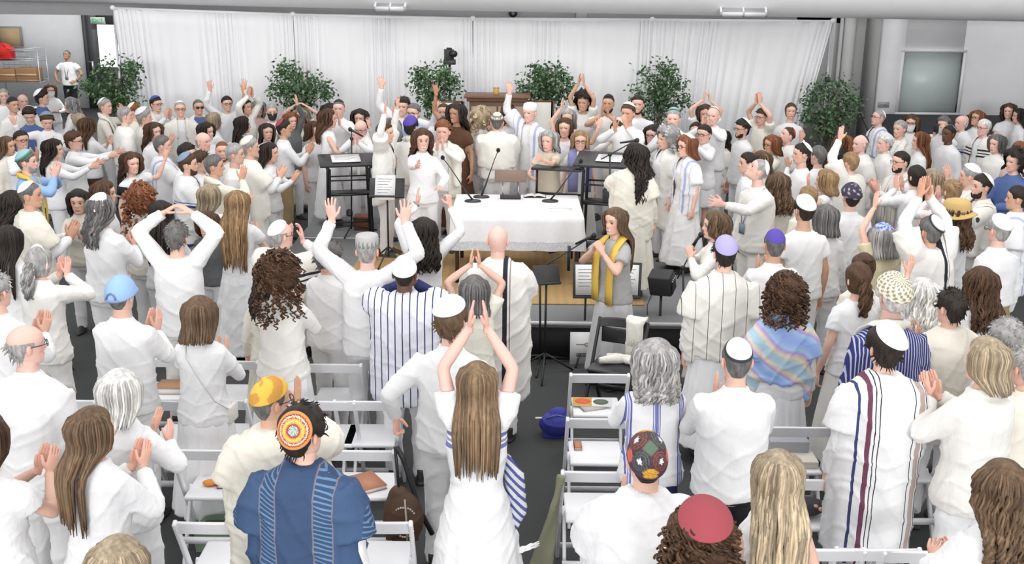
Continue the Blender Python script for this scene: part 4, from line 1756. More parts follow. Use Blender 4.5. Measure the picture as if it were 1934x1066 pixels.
# handrail by the right hand plant
c = at_y(1628, 262, 18.0)
t = thing('handrail', 'dark metal handrail in the grey recess right of the last plant', 'railing', (0, 0, 0))
x0 = at_y(1613, 215, 18.2)[0]
zz = at_y(1613, 213, 18.2)[2]
MB().tube([(x0, 18.2, 0), (x0, 18.2, zz - .03), (x0 + .03, 18.2, zz), (x0 + .12, 18.2, zz), (x0 + .35, 18.2, zz - .45), (x0 + .42, 18.2, zz - .6), (x0 + .42, 18.2, 0)], .024, 8).obj('rail_tube', plain('rail_dark', (.10, .10, .10), .5), t)

# ---- the platform
sf = at_z(1000, 608, STAGE)
SY0 = sf[1]
carpet, nt, b = nodes('grey_stage_carpet', .95)
nz = bump(nt, b, 120, .5, .004)
rp = nt.nodes.new('ShaderNodeValToRGB')
rp.color_ramp.elements[0].color = (.21, .215, .22, 1)
rp.color_ramp.elements[1].color = (.30, .305, .31, 1)
n2 = nt.nodes.new('ShaderNodeTexNoise')
n2.inputs['Scale'].default_value = 1.6
nt.links.new(n2.outputs['Fac'], rp.inputs['Fac'])
nt.links.new(rp.outputs['Color'], b.inputs['Base Color'])
SXR = at_z(1311, 486, STAGE)[0]
SYM = at_z(1200, 456, STAGE)[1]
SXL = -2.75
black = plain('black_skirt', (.010, .010, .011), .8, 0, 30, .3, .01)
edge = plain('white_edge_trim', (.75, .75, .76), .4)
t = tag(MB().box(SXL, SXR, SY0, SYM, STAGE - .06, STAGE).obj('trim_4', carpet, None, False), None, None, None, 'structure')
tag(MB().box(SXL + .05, SXR - .05, SY0 + .02, SYM, .0, STAGE - .06).obj('trim_5', black, None, False), None, None, None, 'structure')
tag(MB().box(-2.75, 3.0, SYM, 17.95, 0, STAGE).obj('trim_6', carpet, None, False), None, None, None, 'structure')
struct('trim_7', MB().box(SXL, SXR, SY0 - .012, SY0, STAGE - .03, STAGE + .006).box(SXR, SXR + .012, SY0, SYM, STAGE - .03, STAGE + .006)
       .box(SXL, SXR + .01, SYM - .02, SYM + .02, STAGE, STAGE + .006), edge)
# rug
rugm, nt, b = nodes('ochre_rug', .9)
c_ = periodic(nt, 'x', .09, .5, (.43, .28, .12), (.40, .255, .105))
nt.links.new(c_, b.inputs['Base Color'])
bump(nt, b, 90, .5, .004)
r0, r1 = at_z(1218, 578, STAGE), at_z(690, 466, STAGE)
o = MB().box(r1[0], r0[0], r0[1], r1[1], STAGE + .001, STAGE + .014).obj('rug', rugm, None, False, bevel=.004)
tag(o, 'ochre woven rug spread on the grey platform under the white table', 'rug')

# ---- table with its cloth
TZ = STAGE + .014 + .75
fl, frr, bl_, br_ = at_z(852, 409, TZ), at_z(1103, 415, TZ), at_z(858, 369, TZ), at_z(1082, 368, TZ)
ty0, ty1 = (fl[1] + frr[1]) / 2, (bl_[1] + br_[1]) / 2
tx0, tx1 = fl[0], frr[0]
t = thing('stage_table', 'folding table on black legs under the white cloth on the rug', 'table', ((tx0 + tx1) / 2, (ty0 + ty1) / 2, STAGE + .014))
hw, hd = (tx1 - tx0) / 2, (ty1 - ty0) / 2
MB().box(-hw + .01, hw - .01, -hd + .01, hd - .01, .715, .744).obj('tabletop', plain('table_board', (.55, .5, .45)), t, False)
for sx in (-1, 1):
    for sy in (-1, 1):
        MB().tube([(sx * (hw - .06), sy * (hd - .08), 0), (sx * (hw - .06), sy * (hd - .08), .72)], .022, 8).obj('leg', plain('table_leg', (.05, .03, .025), .4), t)
cl = thing('tablecloth', 'white cloth over the stage table with a sheer lace border', 'tablecloth', ((tx0 + tx1) / 2, (ty0 + ty1) / 2, TZ))
n = 40
pr = []
for k, (ext, zz) in enumerate([(0, .003), (.006, 0), (.008, -.05), (.013, -.12), (.018, -.20), (.022, -.26)]):
    ring = []
    per = 120
    for j in range(per):
        q = j / per * 4
        sd, f = int(q), q - int(q)
        cx_ = [(-1 + 2 * f, -1), (1, -1 + 2 * f), (1 - 2 * f, 1), (-1, 1 - 2 * f)][sd]
        wv = .012 * math.sin(j * .9) * max(0, k - 1) / 3 + .008 * math.sin(j * .37) * max(0, k - 1) / 3
        nx = cx_[0] if abs(cx_[0]) > .999 else 0
        ny = cx_[1] if abs(cx_[1]) > .999 else 0
        ring.append((cx_[0] * hw + nx * (ext + wv), cx_[1] * hd + ny * (ext + wv), zz))
    pr.append(ring)
mb = MB().rings(pr[::-1], True, False)
mb.add(pr[0], [tuple(range(120))[::1]])
o = mb.obj('cloth_body', plain('table_linen', (.84, .84, .85), .8, 0, 20, .15, .004), cl)
lace, nt, b = nodes('sheer_lace', .8)
b.inputs['Base Color'].default_value = (.75, .77, .82, 1)
vn = nt.nodes.new('ShaderNodeTexVoronoi')
vn.inputs['Scale'].default_value = 60
tc = nt.nodes.new('ShaderNodeTexCoord')
nt.links.new(tc.outputs['Object'], vn.inputs['Vector'])
rp = nt.nodes.new('ShaderNodeValToRGB')
rp.color_ramp.elements[0].position, rp.color_ramp.elements[0].color = .25, (1, 1, 1, 1)
rp.color_ramp.elements[1].position, rp.color_ramp.elements[1].color = .5, (.75, .75, .75, 1)
nt.links.new(vn.outputs['Distance'], rp.inputs['Fac'])
nt.links.new(rp.outputs['Color'], b.inputs['Alpha'])
pr2 = [[(x * (1 + .004 * k), y * (1 + .004 * k), -.26 - .032 * k) for x, y, _ in pr[-1]] for k in range(4)]
MB().rings(pr2[::-1], True, False).obj('lace_border', lace, cl)

blk = plain('stand_black', (.018, .018, .020), .4)
silver = plain('chrome', (.6, .6, .62), .25, .9)


def desk_mic(px, py, hx, hy, z_extra, lab):
    x, y, z = at_z(px, py, TZ + .003)
    t = thing('table_microphone', lab, 'microphone', (x, y, TZ + .003), 0, None)
    th = np.arange(20) * 2 * math.pi / 20
    R = [np.stack([np.cos(th) * rx * 1.25, np.sin(th) * rx, zz + 0 * th], -1) for rx, zz in ((.075, 0), (.078, .008), (.070, .018), (.02, .026), (.001, .028))]
    MB().rings(R).obj('base', blk, t)
    # the head hangs above the table along the line of sight of its pixel
    h = at_y(hx, hy, y - .02)
    e = np.array([h[0] - x, -.02, h[2] - z])
    pts = [np.array([0, 0, .02]) * 1.0, e * .25, e * .5 + np.array([0, 0, .01]), e * .8 + np.array([0, 0, .012]), e * .97]
    pts[0] = np.array([0, 0, .02])
    MB().tube(pts, [.010, .010, .006, .005, .005], 8).obj('gooseneck', blk, t)
    MB().ball(e, .024, .024, .027, 12, 8).obj('foam_head', plain('foam_black', (.012, .012, .014), .95), t)


desk_mic(893, 381, 836, 298, 0, 'black gooseneck microphone on the table, bent to the left, nearest the front')
desk_mic(909, 373, 941, 284, 0, 'black gooseneck microphone on the table rising behind the bronze plate')
desk_mic(1039, 381, 1097, 305, 0, 'black gooseneck microphone on the table bent to the right')
# reading stand
x, y, z = at_z(964, 377, TZ + .003)
t = thing('reading_stand', 'bronze plate on clear rods over a black base on the table', 'stand', (x, y + .05, TZ + .003))
MB().box(-.12, .12, -.05, .05, 0, .045).obj('base', blk, t, False, bevel=.006)
for sx in (-1, 1):
    MB().tube([(sx * .09, 0, .04), (sx * .09, .02, .19)], .006, 6).obj('rod', silver, t)
M = rotx(math.radians(38), (0, .03, .26))
MB().box(-.185, .185, -.09, .09, -.008, .008, M=M).obj('plate', plain('bronze', (.17, .105, .075), .5), t, False, bevel=.006)
# open book and papers
x, y, z = at_z(1010, 372, TZ + .003)
t = thing('open_book', 'open white book lying on the table beside the reading stand', 'book', (x, y, TZ + .003))
MB().box(-.13, .13, -.075, .075, 0, .008).obj('cover', plain('cover_dark', (.08, .06, .05)), t, False)
for s_ in (-1, 1):
    MB().rings([[(s_ * q, yy, .009 + .018 * math.sin(math.pi * (q / .125) ** .6)) for q in np.linspace(.001, .125, 8)] for yy in (-.07, .07)], False, False).obj('page', plain('paper', (.80, .80, .79), .8), t)
x, y, z = at_z(1059, 397, TZ + .003)
t = thing('paper_sheet', 'white printed sheet on the table near the front right corner', 'paper', (x, y, TZ + .003))
MB().box(-.13, .13, -.10, .10, 0, .003).obj('sheet', plain('paper', (0, 0, 0)), t, False)
for k in range(3):
    MB().box(-.12 + k * .05, -.09 + k * .05, -.092, -.088, .003, .004).obj('printed_mark', plain('ink', (.05, .05, .06)), t, False)


# ---- lecterns and stands
def lectern(px, py, rz, lab, paper=True, tray=False, tall=1.0):
    x, y, z = at_z(px, py, STAGE)
    t = thing('lectern', lab, 'lectern', (x, y, STAGE), math.radians(rz))
    t.scale = (.92, .92, tall)
    for sx in (-1, 1):
        for sy in (-1, 1):
            MB().tube([(sx * .30, sy * .17, 0), (sx * .27, sy * .16, .90), (sx * .31, sy * .18, .96 + .03 * sy)], .02, 6).obj('leg', blk, t)
    M = rotx(math.radians(10), (0, 0, .99))
    MB().box(-.40, .40, -.24, .24, -.012, .012, M=M).obj('desk', blk, t, False, bevel=.004)
    MB().box(-.28, .28, -.17, .17, .56, .58).obj('shelf', blk, t, False)
    for sy in (-1, 1):
        MB().tube([(-.28, sy * .165, .76), (.28, sy * .165, .76)], .010, 6).obj('crossbar', blk, t)
    MB().tube([(-.28, .165, .15), (.28, .165, .15)], .012, 6).obj('foot_bar', blk, t)
    if tray:
        MB().box(-.95, -.30, -.20, .06, .88, .905).obj('side_tray', blk, t, False, bevel=.004)
        MB().box(-.92, -.895, -.05, -.02, .62, .88).obj('tray_post', blk, t, False)
        MB().box(-.92, -.30, -.045, -.025, .62, .64).obj('tray_rail', blk, t, False)
        MB().box(-.02, .26, -.15, .12, .582, .72).obj('equipment_box', plain('black_plastic', (.025, .025, .028), .5), t, False, bevel=.01)
    return t


lectern(662, 446, 14, 'black metal lectern with open shelves on the left of the platform')
lt = lectern(1140, 487, -14, 'black metal lectern with side tray on the right of the platform', True, True, 1.2)


def paper_on(x, y, z, rz, lab, sx=.12, sy=.16, tilt=10):
    t = thing('paper_sheet', lab, 'paper', (x, y, z), rz)
    M = rotx(math.radians(tilt))
    MB().box(-sx, sx, -sy, sy, 0, .006, M=M).obj('sheet', plain('paper', (0, 0, 0)), t, False)
    for k in range(6):
        MB().box(-sx * .75, sx * (.7 - .2 * (k % 3)), sy * (.7 - k * .22) - .004, sy * (.7 - k * .22), .006, .0075, M=M).obj('printed_line', plain('ink', (0, 0, 0)), t, False)


x, y, z = at_z(662, 446, STAGE)
paper_on(x - .03, y, STAGE + 1.012, math.radians(14), 'white pages lying open on the left lectern', .18, .14)
x, y, z = at_z(1140, 487, STAGE)
paper_on(x + .03, y, STAGE + 1.208, math.radians(-14), 'white page on the right lectern under the singer microphone', .15, .12)


def mic_head(parent, p, d, name='microphone_head', L=.17):
    p, d = np.array(p, float), unit(d)
    MB().tube([p - d * L, p - d * .03, p], [.010, .014, .018], 10).obj('microphone_body', blk, parent)
    MB().ball(p + d * .022, .026, .026, .030, 12, 8).obj(name, plain('mic_mesh', (.03, .03, .032), .4, .5), parent)


def mic_stand(base, top, tip, lab, legs=3, ln=.34, head=True, d=None):
    """tripod with a pole and a boom that ends at the microphone"""
    base, top, tip = (np.array(q, float) for q in (base, top, tip))
    t = thing('microphone_stand', lab, 'stand', tuple(base))
    for k in range(legs):
        a = 2 * math.pi * k / legs + .4
        MB().tube([(0, 0, .10), (math.cos(a) * ln, math.sin(a) * ln, .012)], .011, 6).obj('leg', blk, t)
    MB().tube([(0, 0, .05), top - base], .010, 8).obj('pole', blk, t)
    tp, tt = top - base, tip - base
    back = tp - (tt - tp) * .35
    MB().tube([back, tp, tt], .007, 6).obj('boom', blk, t)
    MB().ball(tp, .025, .02, .025, 8, 6).obj('boom_clamp', blk, t)
    if head:
        mic_head(t, tt, unit(tt - tp) if d is None else d)
    return t


b_ = at_z(664, 440, STAGE)
tp = at_y(664, 262, b_[1])
hd_ = at_y(655, 243, b_[1] + .05)
mic_stand(b_, tp, (hd_[0] + .06, hd_[1], hd_[2] - .02), 'thin microphone stand in front of the left lectern', d=(-1, .2, .5))
# singer's microphone on the right, level with her face
b_ = at_z(1152, 520, STAGE)
hd_ = at_y(1203, 266, b_[1] + .1)
tp = at_y(1152, 292, b_[1])
mic_stand(b_, tp, (hd_[0] - .02, hd_[1], hd_[2]), 'black microphone on a boom above the right lectern', d=(1, 0, .15), ln=.25)
# foreground stands on the floor
b_ = at_z(1020, 690, 0)
tp = at_y(1020, 508, b_[1])
tip = at_y(1118, 447, b_[1] - .12)
t = mic_stand(b_, tp, tip, 'tall boom microphone stand in front of the table', d=(1, -.05, .5), ln=.36)
q = at_y(1075, 465, b_[1] - .05)
q = np.array(q) - np.array(b_)
MB().tube([q, q - (0, 0, .24)], .016, 8).obj('pouch', blk, t)


def music_stand(px, py, zt, rz, lab, sheets=True, tilt=25, w=.25, base=0.0, h=.17):
    x, y, z = at_z(px, py, base + zt)
    t = thing('music_stand', lab, 'stand', (x, y, base), math.radians(rz))
    for k in range(3):
        a = 2 * math.pi * k / 3 + .2
        MB().tube([(0, 0, .22), (math.cos(a) * .17, math.sin(a) * .17, .10), (math.cos(a) * .30, math.sin(a) * .30, .010)], .010, 6).obj('leg', blk, t)
    MB().tube([(0, 0, .1), (0, 0, zt - .02)], .011, 8).obj('pole', blk, t)
    M = rotx(math.radians(tilt), (0, 0, zt))
    MB().box(-w, w, -h, h, -.006, .006, M=M).box(-w, w, -h - .02, -h, -.006, .04, M=M).obj('desk', blk, t, False, bevel=.003)
    return t, x, y, base + zt


music_stand(1032, 518, 1.0, 12, 'black music stand turned away in front of the table', False, 62, .125, 0, .085)
t, x, y, z = music_stand(1107, 528, .82, 0, 'music stand holding a white sheet left of the person with the grey dress', True, 64, .13)
paper_on(x, y - .02, z + .0, 0, 'white printed sheet on the music stand left of the grey dress', .105, .15, 64)
t, x, y, z = music_stand(1186, 528, .82, -8, 'music stand holding a white sheet right of the person with the grey dress', True, 64, .13)
paper_on(x, y - .02, z, math.radians(-8), 'white sheet on the music stand right of the grey dress', .10, .15, 64)
t, x, y, z = music_stand(731, 354, .92, 0, 'music stand with sheet music behind the left lectern', True, 60, .20, STAGE, .11)
paper_on(x - .02, y - .02, z, 0, 'white sheet music on the stand beside the left lectern', .115, .15, 60)
# bottle
x, y, z = at_z(1108, 556, STAGE)
t = thing('water_bottle', 'slim dark blue bottle standing on the rug by the music stand', 'bottle', (x, y, STAGE + .014))
MB().tube([(0, 0, 0), (0, 0, .17), (0, 0, .20)], [.035, .035, .016], 14).obj('bottle_body', plain('bottle_blue', (.03, .04, .13), .2), t)
MB().tube([(0, 0, .20), (0, 0, .235)], .018, 12).obj('cap', blk, t)
# loudspeaker on a pole
b_ = at_z(1243, 668, 0)
top = at_y(1241, 552, b_[1])
t = thing('monitor_speaker', 'small black loudspeaker tilted on a thin pole before the platform', 'speaker', tuple(b_))
zt = top[2]
MB().tube([(0, 0, .04), (0, 0, zt)], .014, 8).obj('pole', blk, t)
for k in range(3):
    a = 2.1 * k + .5
    MB().tube([(0, 0, .12), (math.cos(a) * .3, math.sin(a) * .3, .012)], .011, 6).obj('leg', blk, t)
M = rotz(math.radians(-24)) @ rotx(math.radians(20), (0, 0, zt + .10)) @ roty(math.radians(-4))
MB().box(-.115, .115, -.09, .09, -.11, .11, M=M).obj('cabinet', plain('speaker_black', (.03, .031, .033), .6, 0, 200, .3, .001), t, False, bevel=.018)
MB().box(.115, .122, -.07, .07, -.09, .09, M=M).obj('control_panel', plain('panel_dark', (.012, .012, .013), .4), t, False)
for k in range(4):
    MB().tube([(M @ np.array([.122, -.05 + k * .033, .05, 1]))[:3], (M @ np.array([.134, -.05 + k * .033, .05, 1]))[:3]], .009, 8).obj('knob', silver, t)
MB().tube([(M @ np.array([-.1, .05, -.10, 1]))[:3], (-.13, .03, zt - .15), (-.12, 0, .3), (-.05, .0, .1)], .005, 6).obj('cable', blk, t)
# singer's stand in the middle right
b_ = at_z(1292, 665, 0)
tp = at_y(1290, 506, b_[1])
tip = at_y(1321, 447, b_[1])
mic_stand(b_, tp, tip, 'boom microphone stand before the singer on the right of the aisle', d=(.55, 0, .8), ln=.3)
# lapsed tray on the floor, white sign
x, y, z = at_z(1097, 682, 0)
t = thing('floor_sign', 'white printed board leaning on the black platform skirt', 'sign', (x, y, 0))
y2 = SY0 - .06
t.location = (x, y2 - .04, 0)
M = rotx(math.radians(-6))
MB().box(-.115, .115, -.008, .008, 0, .32, M=M).obj('board', plain('paper', (0, 0, 0)), t, False)
for k, (w2, zz) in enumerate(((.05, .105), (.055, .09), (.05, .075))):
    MB().box(-w2, w2, -.012, -.008, zz, zz + .007, M=M).obj('text_line', plain('ink', (0, 0, 0)), t, False)
MB().box(-.055, .03, -.012, -.008, .20, .204, M=M).obj('printed_rule', plain('ink', (0, 0, 0)), t, False)
th = np.linspace(0, 2 * math.pi, 18)
MB().tube([(M @ np.array([.045 + .016 * math.cos(a), -.012, .202 + .016 * math.sin(a), 1]))[:3] for a in th], .003, 5).obj('round_logo', plain('logo_grey', (.2, .17, .18)), t)
# wooden crate and dark case behind the left lectern
x, y, z = at_z(681, 441, STAGE)
t = thing('wooden_crate', 'small reddish wooden crate on the platform behind the left lectern', 'crate', (x, y + .25, STAGE))
MB().box(-.11, .11, -.1, .1, 0, .19).obj('crate_body', plain('red_wood', (.22, .075, .035), .5, 0, 14), t, False, bevel=.008)
for s_ in (-1, 1):
    MB().box(-.12, .12, s_ * .1 - .012, s_ * .1 + .012, .15, .175).obj('slat', plain('dark_wood', (.12, .045, .02)), t, False)

# ---- ark with its lamp, and two framed cloths
AY = 16.8
x0, x1 = at_y(878, 183, AY)[0], at_y(1002, 183, AY)[0]
zt = at_y(940, 178, AY)[2]
t = thing('ark_cabinet', 'dark wooden ark cabinet with a wide moulded top at the back', 'cabinet', ((x0 + x1) / 2, AY, STAGE))
wood, nt, b = nodes('walnut', .45)
tc = nt.nodes.new('ShaderNodeTexCoord')
mp = nt.nodes.new('ShaderNodeMapping')
mp.inputs['Scale'].default_value = (1, 1, 9)
nz = nt.nodes.new('ShaderNodeTexNoise')
nz.inputs['Scale'].default_value = 4
rp = nt.nodes.new('ShaderNodeValToRGB')
rp.color_ramp.elements[0].color = (.10, .045, .022, 1)
rp.color_ramp.elements[1].color = (.21, .10, .05, 1)
nt.links.new(tc.outputs['Object'], mp.inputs['Vector'])
nt.links.new(mp.outputs['Vector'], nz.inputs['Vector'])
nt.links.new(nz.outputs['Fac'], rp.inputs['Fac'])
nt.links.new(rp.outputs['Color'], b.inputs['Base Color'])
hw, H_ = (x1 - x0) / 2, zt - STAGE
MB().box(-hw, hw, -.32, .28, H_ - .035, H_).obj('top_board', wood, t, False, bevel=.006)
MB().box(-hw + .04, hw - .04, -.28, .26, H_ - .09, H_ - .035).obj('cornice', wood, t, False, bevel=.01)
MB().box(-hw + .08, hw - .08, -.25, .25, 0, H_ - .09).obj('carcass', wood, t, False, bevel=.006)
for s_ in (-1, 1):
    d_ = MB().box(min(s_ * .012, s_ * (hw - .11)), max(s_ * .012, s_ * (hw - .11)), -.272, -.25, .08, H_ - .16).obj('door', plain('ark_panel', (.40, .30, .21), .5, 0, 8), t, False, bevel=.008)
    MB().ball((s_ * .05, -.285, H_ * .5), .018, .018, .018, 8, 6).obj('knob', plain('brass', (.6, .4, .12), .3, .9), d_)
x, _, z = at_y(937, 178, AY - .05)
t = thing('eternal_light', 'small amber glass lamp standing on the dark cabinet', 'lamp', (x, AY - .05, zt))
MB().tube([(0, 0, 0), (0, 0, .01), (0, 0, .10)], [.04, .045, .048], 16).obj('glass', plain('amber_glass', (.42, .24, .05), .15, 0, 0, 0, 0, .25), t)
MB().tube([(0, 0, .10), (0, 0, .108)], .05, 16).obj('rim', plain('brass', (0, 0, 0)), t)
for px0, px1, py0, lab in ((824, 874, 194, 'cream cloth in a dark frame left of the ark'), (990, 1044, 193, 'cream cloth in a dark frame right of the ark')):
    a, c = at_y(px0, py0, 16.9), at_y(px1, py0, 16.9)
    t = thing('framed_cloth', lab, 'screen', ((a[0] + c[0]) / 2, 16.9, STAGE))
    w2, h2 = (c[0] - a[0]) / 2, a[2] - STAGE
    MB().box(-w2, w2, 0, .04, .25, h2).obj('panel', cloth('ivory'), t, False)
    for s_ in (-1, 1):
        MB().box(s_ * w2 - .025, s_ * w2 + .025, .0, .06, 0, h2 + .015).obj('frame_post', wood, t, False)
    MB().box(-w2, w2, .0, .06, h2, h2 + .025).obj('frame_top', wood, t, False)
# camera on a tall tripod
x, _, zc = at_y(849, 103, 17.7)
t = thing('video_camera_tripod', 'black video camera on a tall pole in front of the drape', 'camera', (x, 17.7, STAGE))
zc -= STAGE
MB().tube([(0, 0, .3), (0, 0, zc - .14)], .02, 10).obj('centre_pole', blk, t)
for k in range(3):
    a = 2.1 * k
    MB().tube([(0, 0, .9), (math.cos(a) * .4, math.sin(a) * .2, .01)], .014, 6).obj('leg', blk, t)
MB().box(-.10, .10, -.06, .06, zc - .16, zc - .08).obj('tripod_head', blk, t, False, bevel=.01)
M = rotz(math.radians(25), (0, 0, zc))
MB().box(-.075, .06, -.06, .07, -.09, .085, M=M).box(-.04, .03, -.05, .05, .085, .11, M=M).obj('camera_body', plain('camera_shell', (.03, .03, .032), .5), t, False, bevel=.012)
MB().tube([(M @ np.array([.02, -.05, .02, 1]))[:3], (M @ np.array([.02, -.17, .02, 1]))[:3]], .052, 16).obj('lens', blk, t)
MB().tube([(-.09, 0, zc - .1), (-.10, 0, zc - .45), (-.05, 0, zc - .7)], .006, 5).obj('cable', blk, t)


# ---- plants
def plant(px, ptop, pbot, wpx, lab, seed, y=17.6, lean=0.0):
    rn = random.Random(seed)
    c = at_y(px, (ptop + pbot) / 2, y)
    zt, zb = at_y(px, ptop, y)[2], at_y(px, pbot, y)[2]
    base = STAGE if -2.7 < c[0] < 2.9 else 0.0
    t = thing('potted_ficus', lab, 'plant', (c[0], y, base))
    W = wpx / ppm(y, 1.5) / 2
    zt -= base
    zb -= base
    th = np.arange(20) * 2 * math.pi / 20
    MB().rings([np.stack([np.cos(th) * r, np.sin(th) * r, z + 0 * th], -1) for r, z in ((.13, 0), (.17, .30), (.185, .30), (.185, .34), (.16, .34), (.15, .30))]).obj('pot', plain('pot_dark', (.05, .045, .04), .6), t)
    mb = MB()
    lf = MB()
    for k in range(5):
        a = rn.uniform(0, 6.28)
        tip = np.array([math.cos(a) * W * .35, math.sin(a) * .15, zt - .15])
        mb.tube([(math.cos(a) * .04, math.sin(a) * .04, .3), (math.cos(a) * .03, 0, (zb) * .7), tip], [.014, .011, .006], 6)
    cz, hz = (zt + zb) / 2 - .03, (zt - zb) / 2
    nl = 1500
    clusters = []
    for k in range(46):
        while True:
            p = np.array([rn.uniform(-1, 1), rn.uniform(-1, 1), rn.uniform(-1, 1)])
            if (p ** 2).sum() < 1.0:
                break
        clusters.append(p * (W * .86, .30, hz * .86) + (lean * p[2], 0, cz))
    for k in range(8):     # sprigs that stand out from the crown
        a = rn.uniform(-.2, 3.3)
        clusters.append(np.array([math.cos(a) * W * .98, rn.uniform(-.2, .1), cz + math.sin(a) * hz * .97]))
    for p in clusters:
        mb.tube([(p[0] * .25, p[1] * .3, p[2] - .25), (p[0] * .7, p[1] * .7, p[2] - .08), p], [.006, .004, .002], 4)
    for k in range(nl):
        p = clusters[k % len(clusters)] if k % 9 else clusters[-1 - (k // 9) % 8]
        sp = .085 if k % 9 else .05
        o = p + np.array([rn.gauss(0, sp), rn.gauss(0, sp), rn.gauss(0, sp)])
        d = unit((rn.gauss(0, 1) + p[0] * 1.5, rn.gauss(0, 1) - .3, rn.gauss(-.5, .7)))
        s_ = unit(np.cross(d, (rn.gauss(0, 1), rn.gauss(0, 1), rn.gauss(0, 1))))
        L, w2 = rn.uniform(.05, .085), rn.uniform(.016, .026)
        nn = np.cross(d, s_)
        v = [o, o + d * L * .4 + s_ * w2 - nn * .004, o + d * L, o + d * L * .4 - s_ * w2 - nn * .004, o + d * L * .45 + nn * .006]
        g = rn.choice([(.065, .135, .05), (.04, .095, .036), (.10, .19, .08), (.15, .25, .12), (.028, .065, .03)])
        lf.add(v, [(0, 1, 4), (1, 2, 4), (2, 3, 4), (3, 0, 4)], g)
    mb.obj('stems', plain('bark', (.10, .075, .05), .8), t)
    lf.obj('foliage', LEAF, t, False, True)


LEAF = attr_mat('leaf', .42)
plant(219, 112, 212, 104, 'leafy green ficus in front of the dark door, left end of the drape', 1)
plant(566, 117, 215, 98, 'leafy green ficus before the drape above the left lectern', 2)
plant(822, 128, 222, 84, 'leafy green ficus before the drape under the video camera', 3, 17.3)
plant(1031, 123, 205, 82, 'leafy green ficus before the drape just right of the ark', 4, 17.3)
plant(1244, 122, 238, 92, 'leafy green ficus before the drape between ark and drape end', 5, 17.6, .1)
plant(1568, 150, 262, 92, 'leafy green ficus at the right end of the drape by the grey recess', 6, 17.7, .1)

# ---- white folding chairs
resin = plain('white_resin', (.76, .765, .785), .35)


def make_chair(name, label, mat, group, padded=False, wood=None):
    t = thing(name, label, 'chair', (0, 0, 0), 0, group)
    W = .215
    a = np.linspace(-1, 1, 11)
    R = []
    for z in (.735, .742, .800, .808):
        R.append([(q * W, -.20 + .028 * (1 - q * q) * -1 - (z - .735) * .25, z + .012 * (1 - q * q)) for q in a])
    mb = MB()
    F_ = np.array([R[0], R[1], R[2], R[3]])
    Bk = F_[::-1] + np.array([0, .022, 0])
    mb.rings(np.concatenate([F_, Bk, F_[:1]], 0), False, False)
    m_ = 11
    mb.add([F_[i][0] for i in range(4)] + [Bk[i][0] for i in range(4)], [tuple(range(8))])
    mb.add([F_[i][-1] for i in range(4)] + [Bk[i][-1] for i in range(4)], [tuple(range(7, -1, -1))])
    mb.obj('backrest', mat, t)

    def bar(p, q, w, d):
        p, q = np.array(p), np.array(q)
        u = unit(q - p)
        sx = np.array([w / 2, 0, 0])
        sy = unit(np.cross(u, (1, 0, 0))) * d / 2
        v = [p - sx - sy, p + sx - sy, p + sx + sy, p - sx + sy, q - sx - sy, q + sx - sy, q + sx + sy, q - sx + sy]
        return MB().add(v, [(3, 2, 1, 0), (4, 5, 6, 7), (0, 1, 5, 4), (1, 2, 6, 5), (2, 3, 7, 6), (3, 0, 4, 7)])
    for s_ in (-1, 1):
        bar((s_ * W, -.225, .815), (s_ * W, .20, .0), .024, .042).obj('front_leg', mat, t, False, bevel=.008)
        bar((s_ * (W - .028), -.24, .0), (s_ * (W - .028), .04, .45), .022, .038).obj('rear_leg', mat, t, False, bevel=.006)
    MB().box(-W + .03, W - .03, -.15, .22, .425, .455).obj('seat', mat, t, False, bevel=.012)
    MB().box(-W + .01, W - .01, -.215, -.195, .16, .20).obj('rear_stretcher', mat, t, False)
    MB().box(-W + .01, W - .01, .13, .15, .10, .13).obj('front_stretcher', mat, t, False)
    return t


def copy_thing(root, loc, rz, label, group=None):
    r = root.copy()
    COL.objects.link(r)
    r.location = loc
    r.rotation_euler = (0, 0, rz)
    r['label'] = label
    for ch in list(root.children):
        c = ch.copy()
        COL.objects.link(c)
        c.parent = r
    return r


CH = [  # rail centre px, rail top py, where
    (1133, 706, 'right block, aisle end of the front row'), (1133, 790, 'right block aisle end, second row, behind the magazine chair'),
    (1131, 890, 'right block aisle end, beside the olive shawl'), (1516, 806, 'right block, grey tray on its seat, beside the striped white shawl'),
    (1548, 905, 'right block, dark pouch on its seat, behind the tray chair'), (1660, 1036, 'bottom right, brown books before it, under the striped white shawl'),
    (1750, 1040, 'bottom right, beside the white trousers'), (1555, 1036, 'bottom right, behind the long blond hair'),
    (1735, 820, 'right block, between striped shawl and cream jacket'), (1245, 1010, 'bottom right, hidden mostly by the seated row'),
    (300, 676, 'left block, brown book on its seat'), (433, 681, 'left block, behind the short bob-haired person in the front row'), (628, 687, 'left block front row, right of the big dark curls'),
    (405, 755, 'left block second row, behind the white skirt suit'), (318, 757, 'left block second row, left of the white skirt suit'), (610, 757, 'left block second row, left one of the joined pair'),
    (690, 757, 'left block second row, right one of the joined pair'), (388, 849, 'left block third row, with books and orange cloth'), (678, 850, 'left block aisle end, with the brown book'),
    (405, 986, 'left block fourth row, empty white seat'), (700, 985, 'left block fourth row, aisle end beside the patterned bag'),
    (120, 755, 'left block second row, far left'), (600, 985, 'left block fourth row, behind the blue shawl')]
base_chair = None
CHPOS = {}
for px, py, lab in CH:
    x, y, z = at_z(px, py, .82)
    label = 'white folding chair, ' + lab
    assert len(label.split()) <= 16, label
    if base_chair is None:
        base_chair = make_chair('folding_chair', label, resin, 'white folding chairs')
        base_chair.location = (x, y + .22, 0)
    else:
        copy_thing(base_chair, (x, y + .22, 0), 0, label)
    CHPOS[px, py] = (x, y + .22)

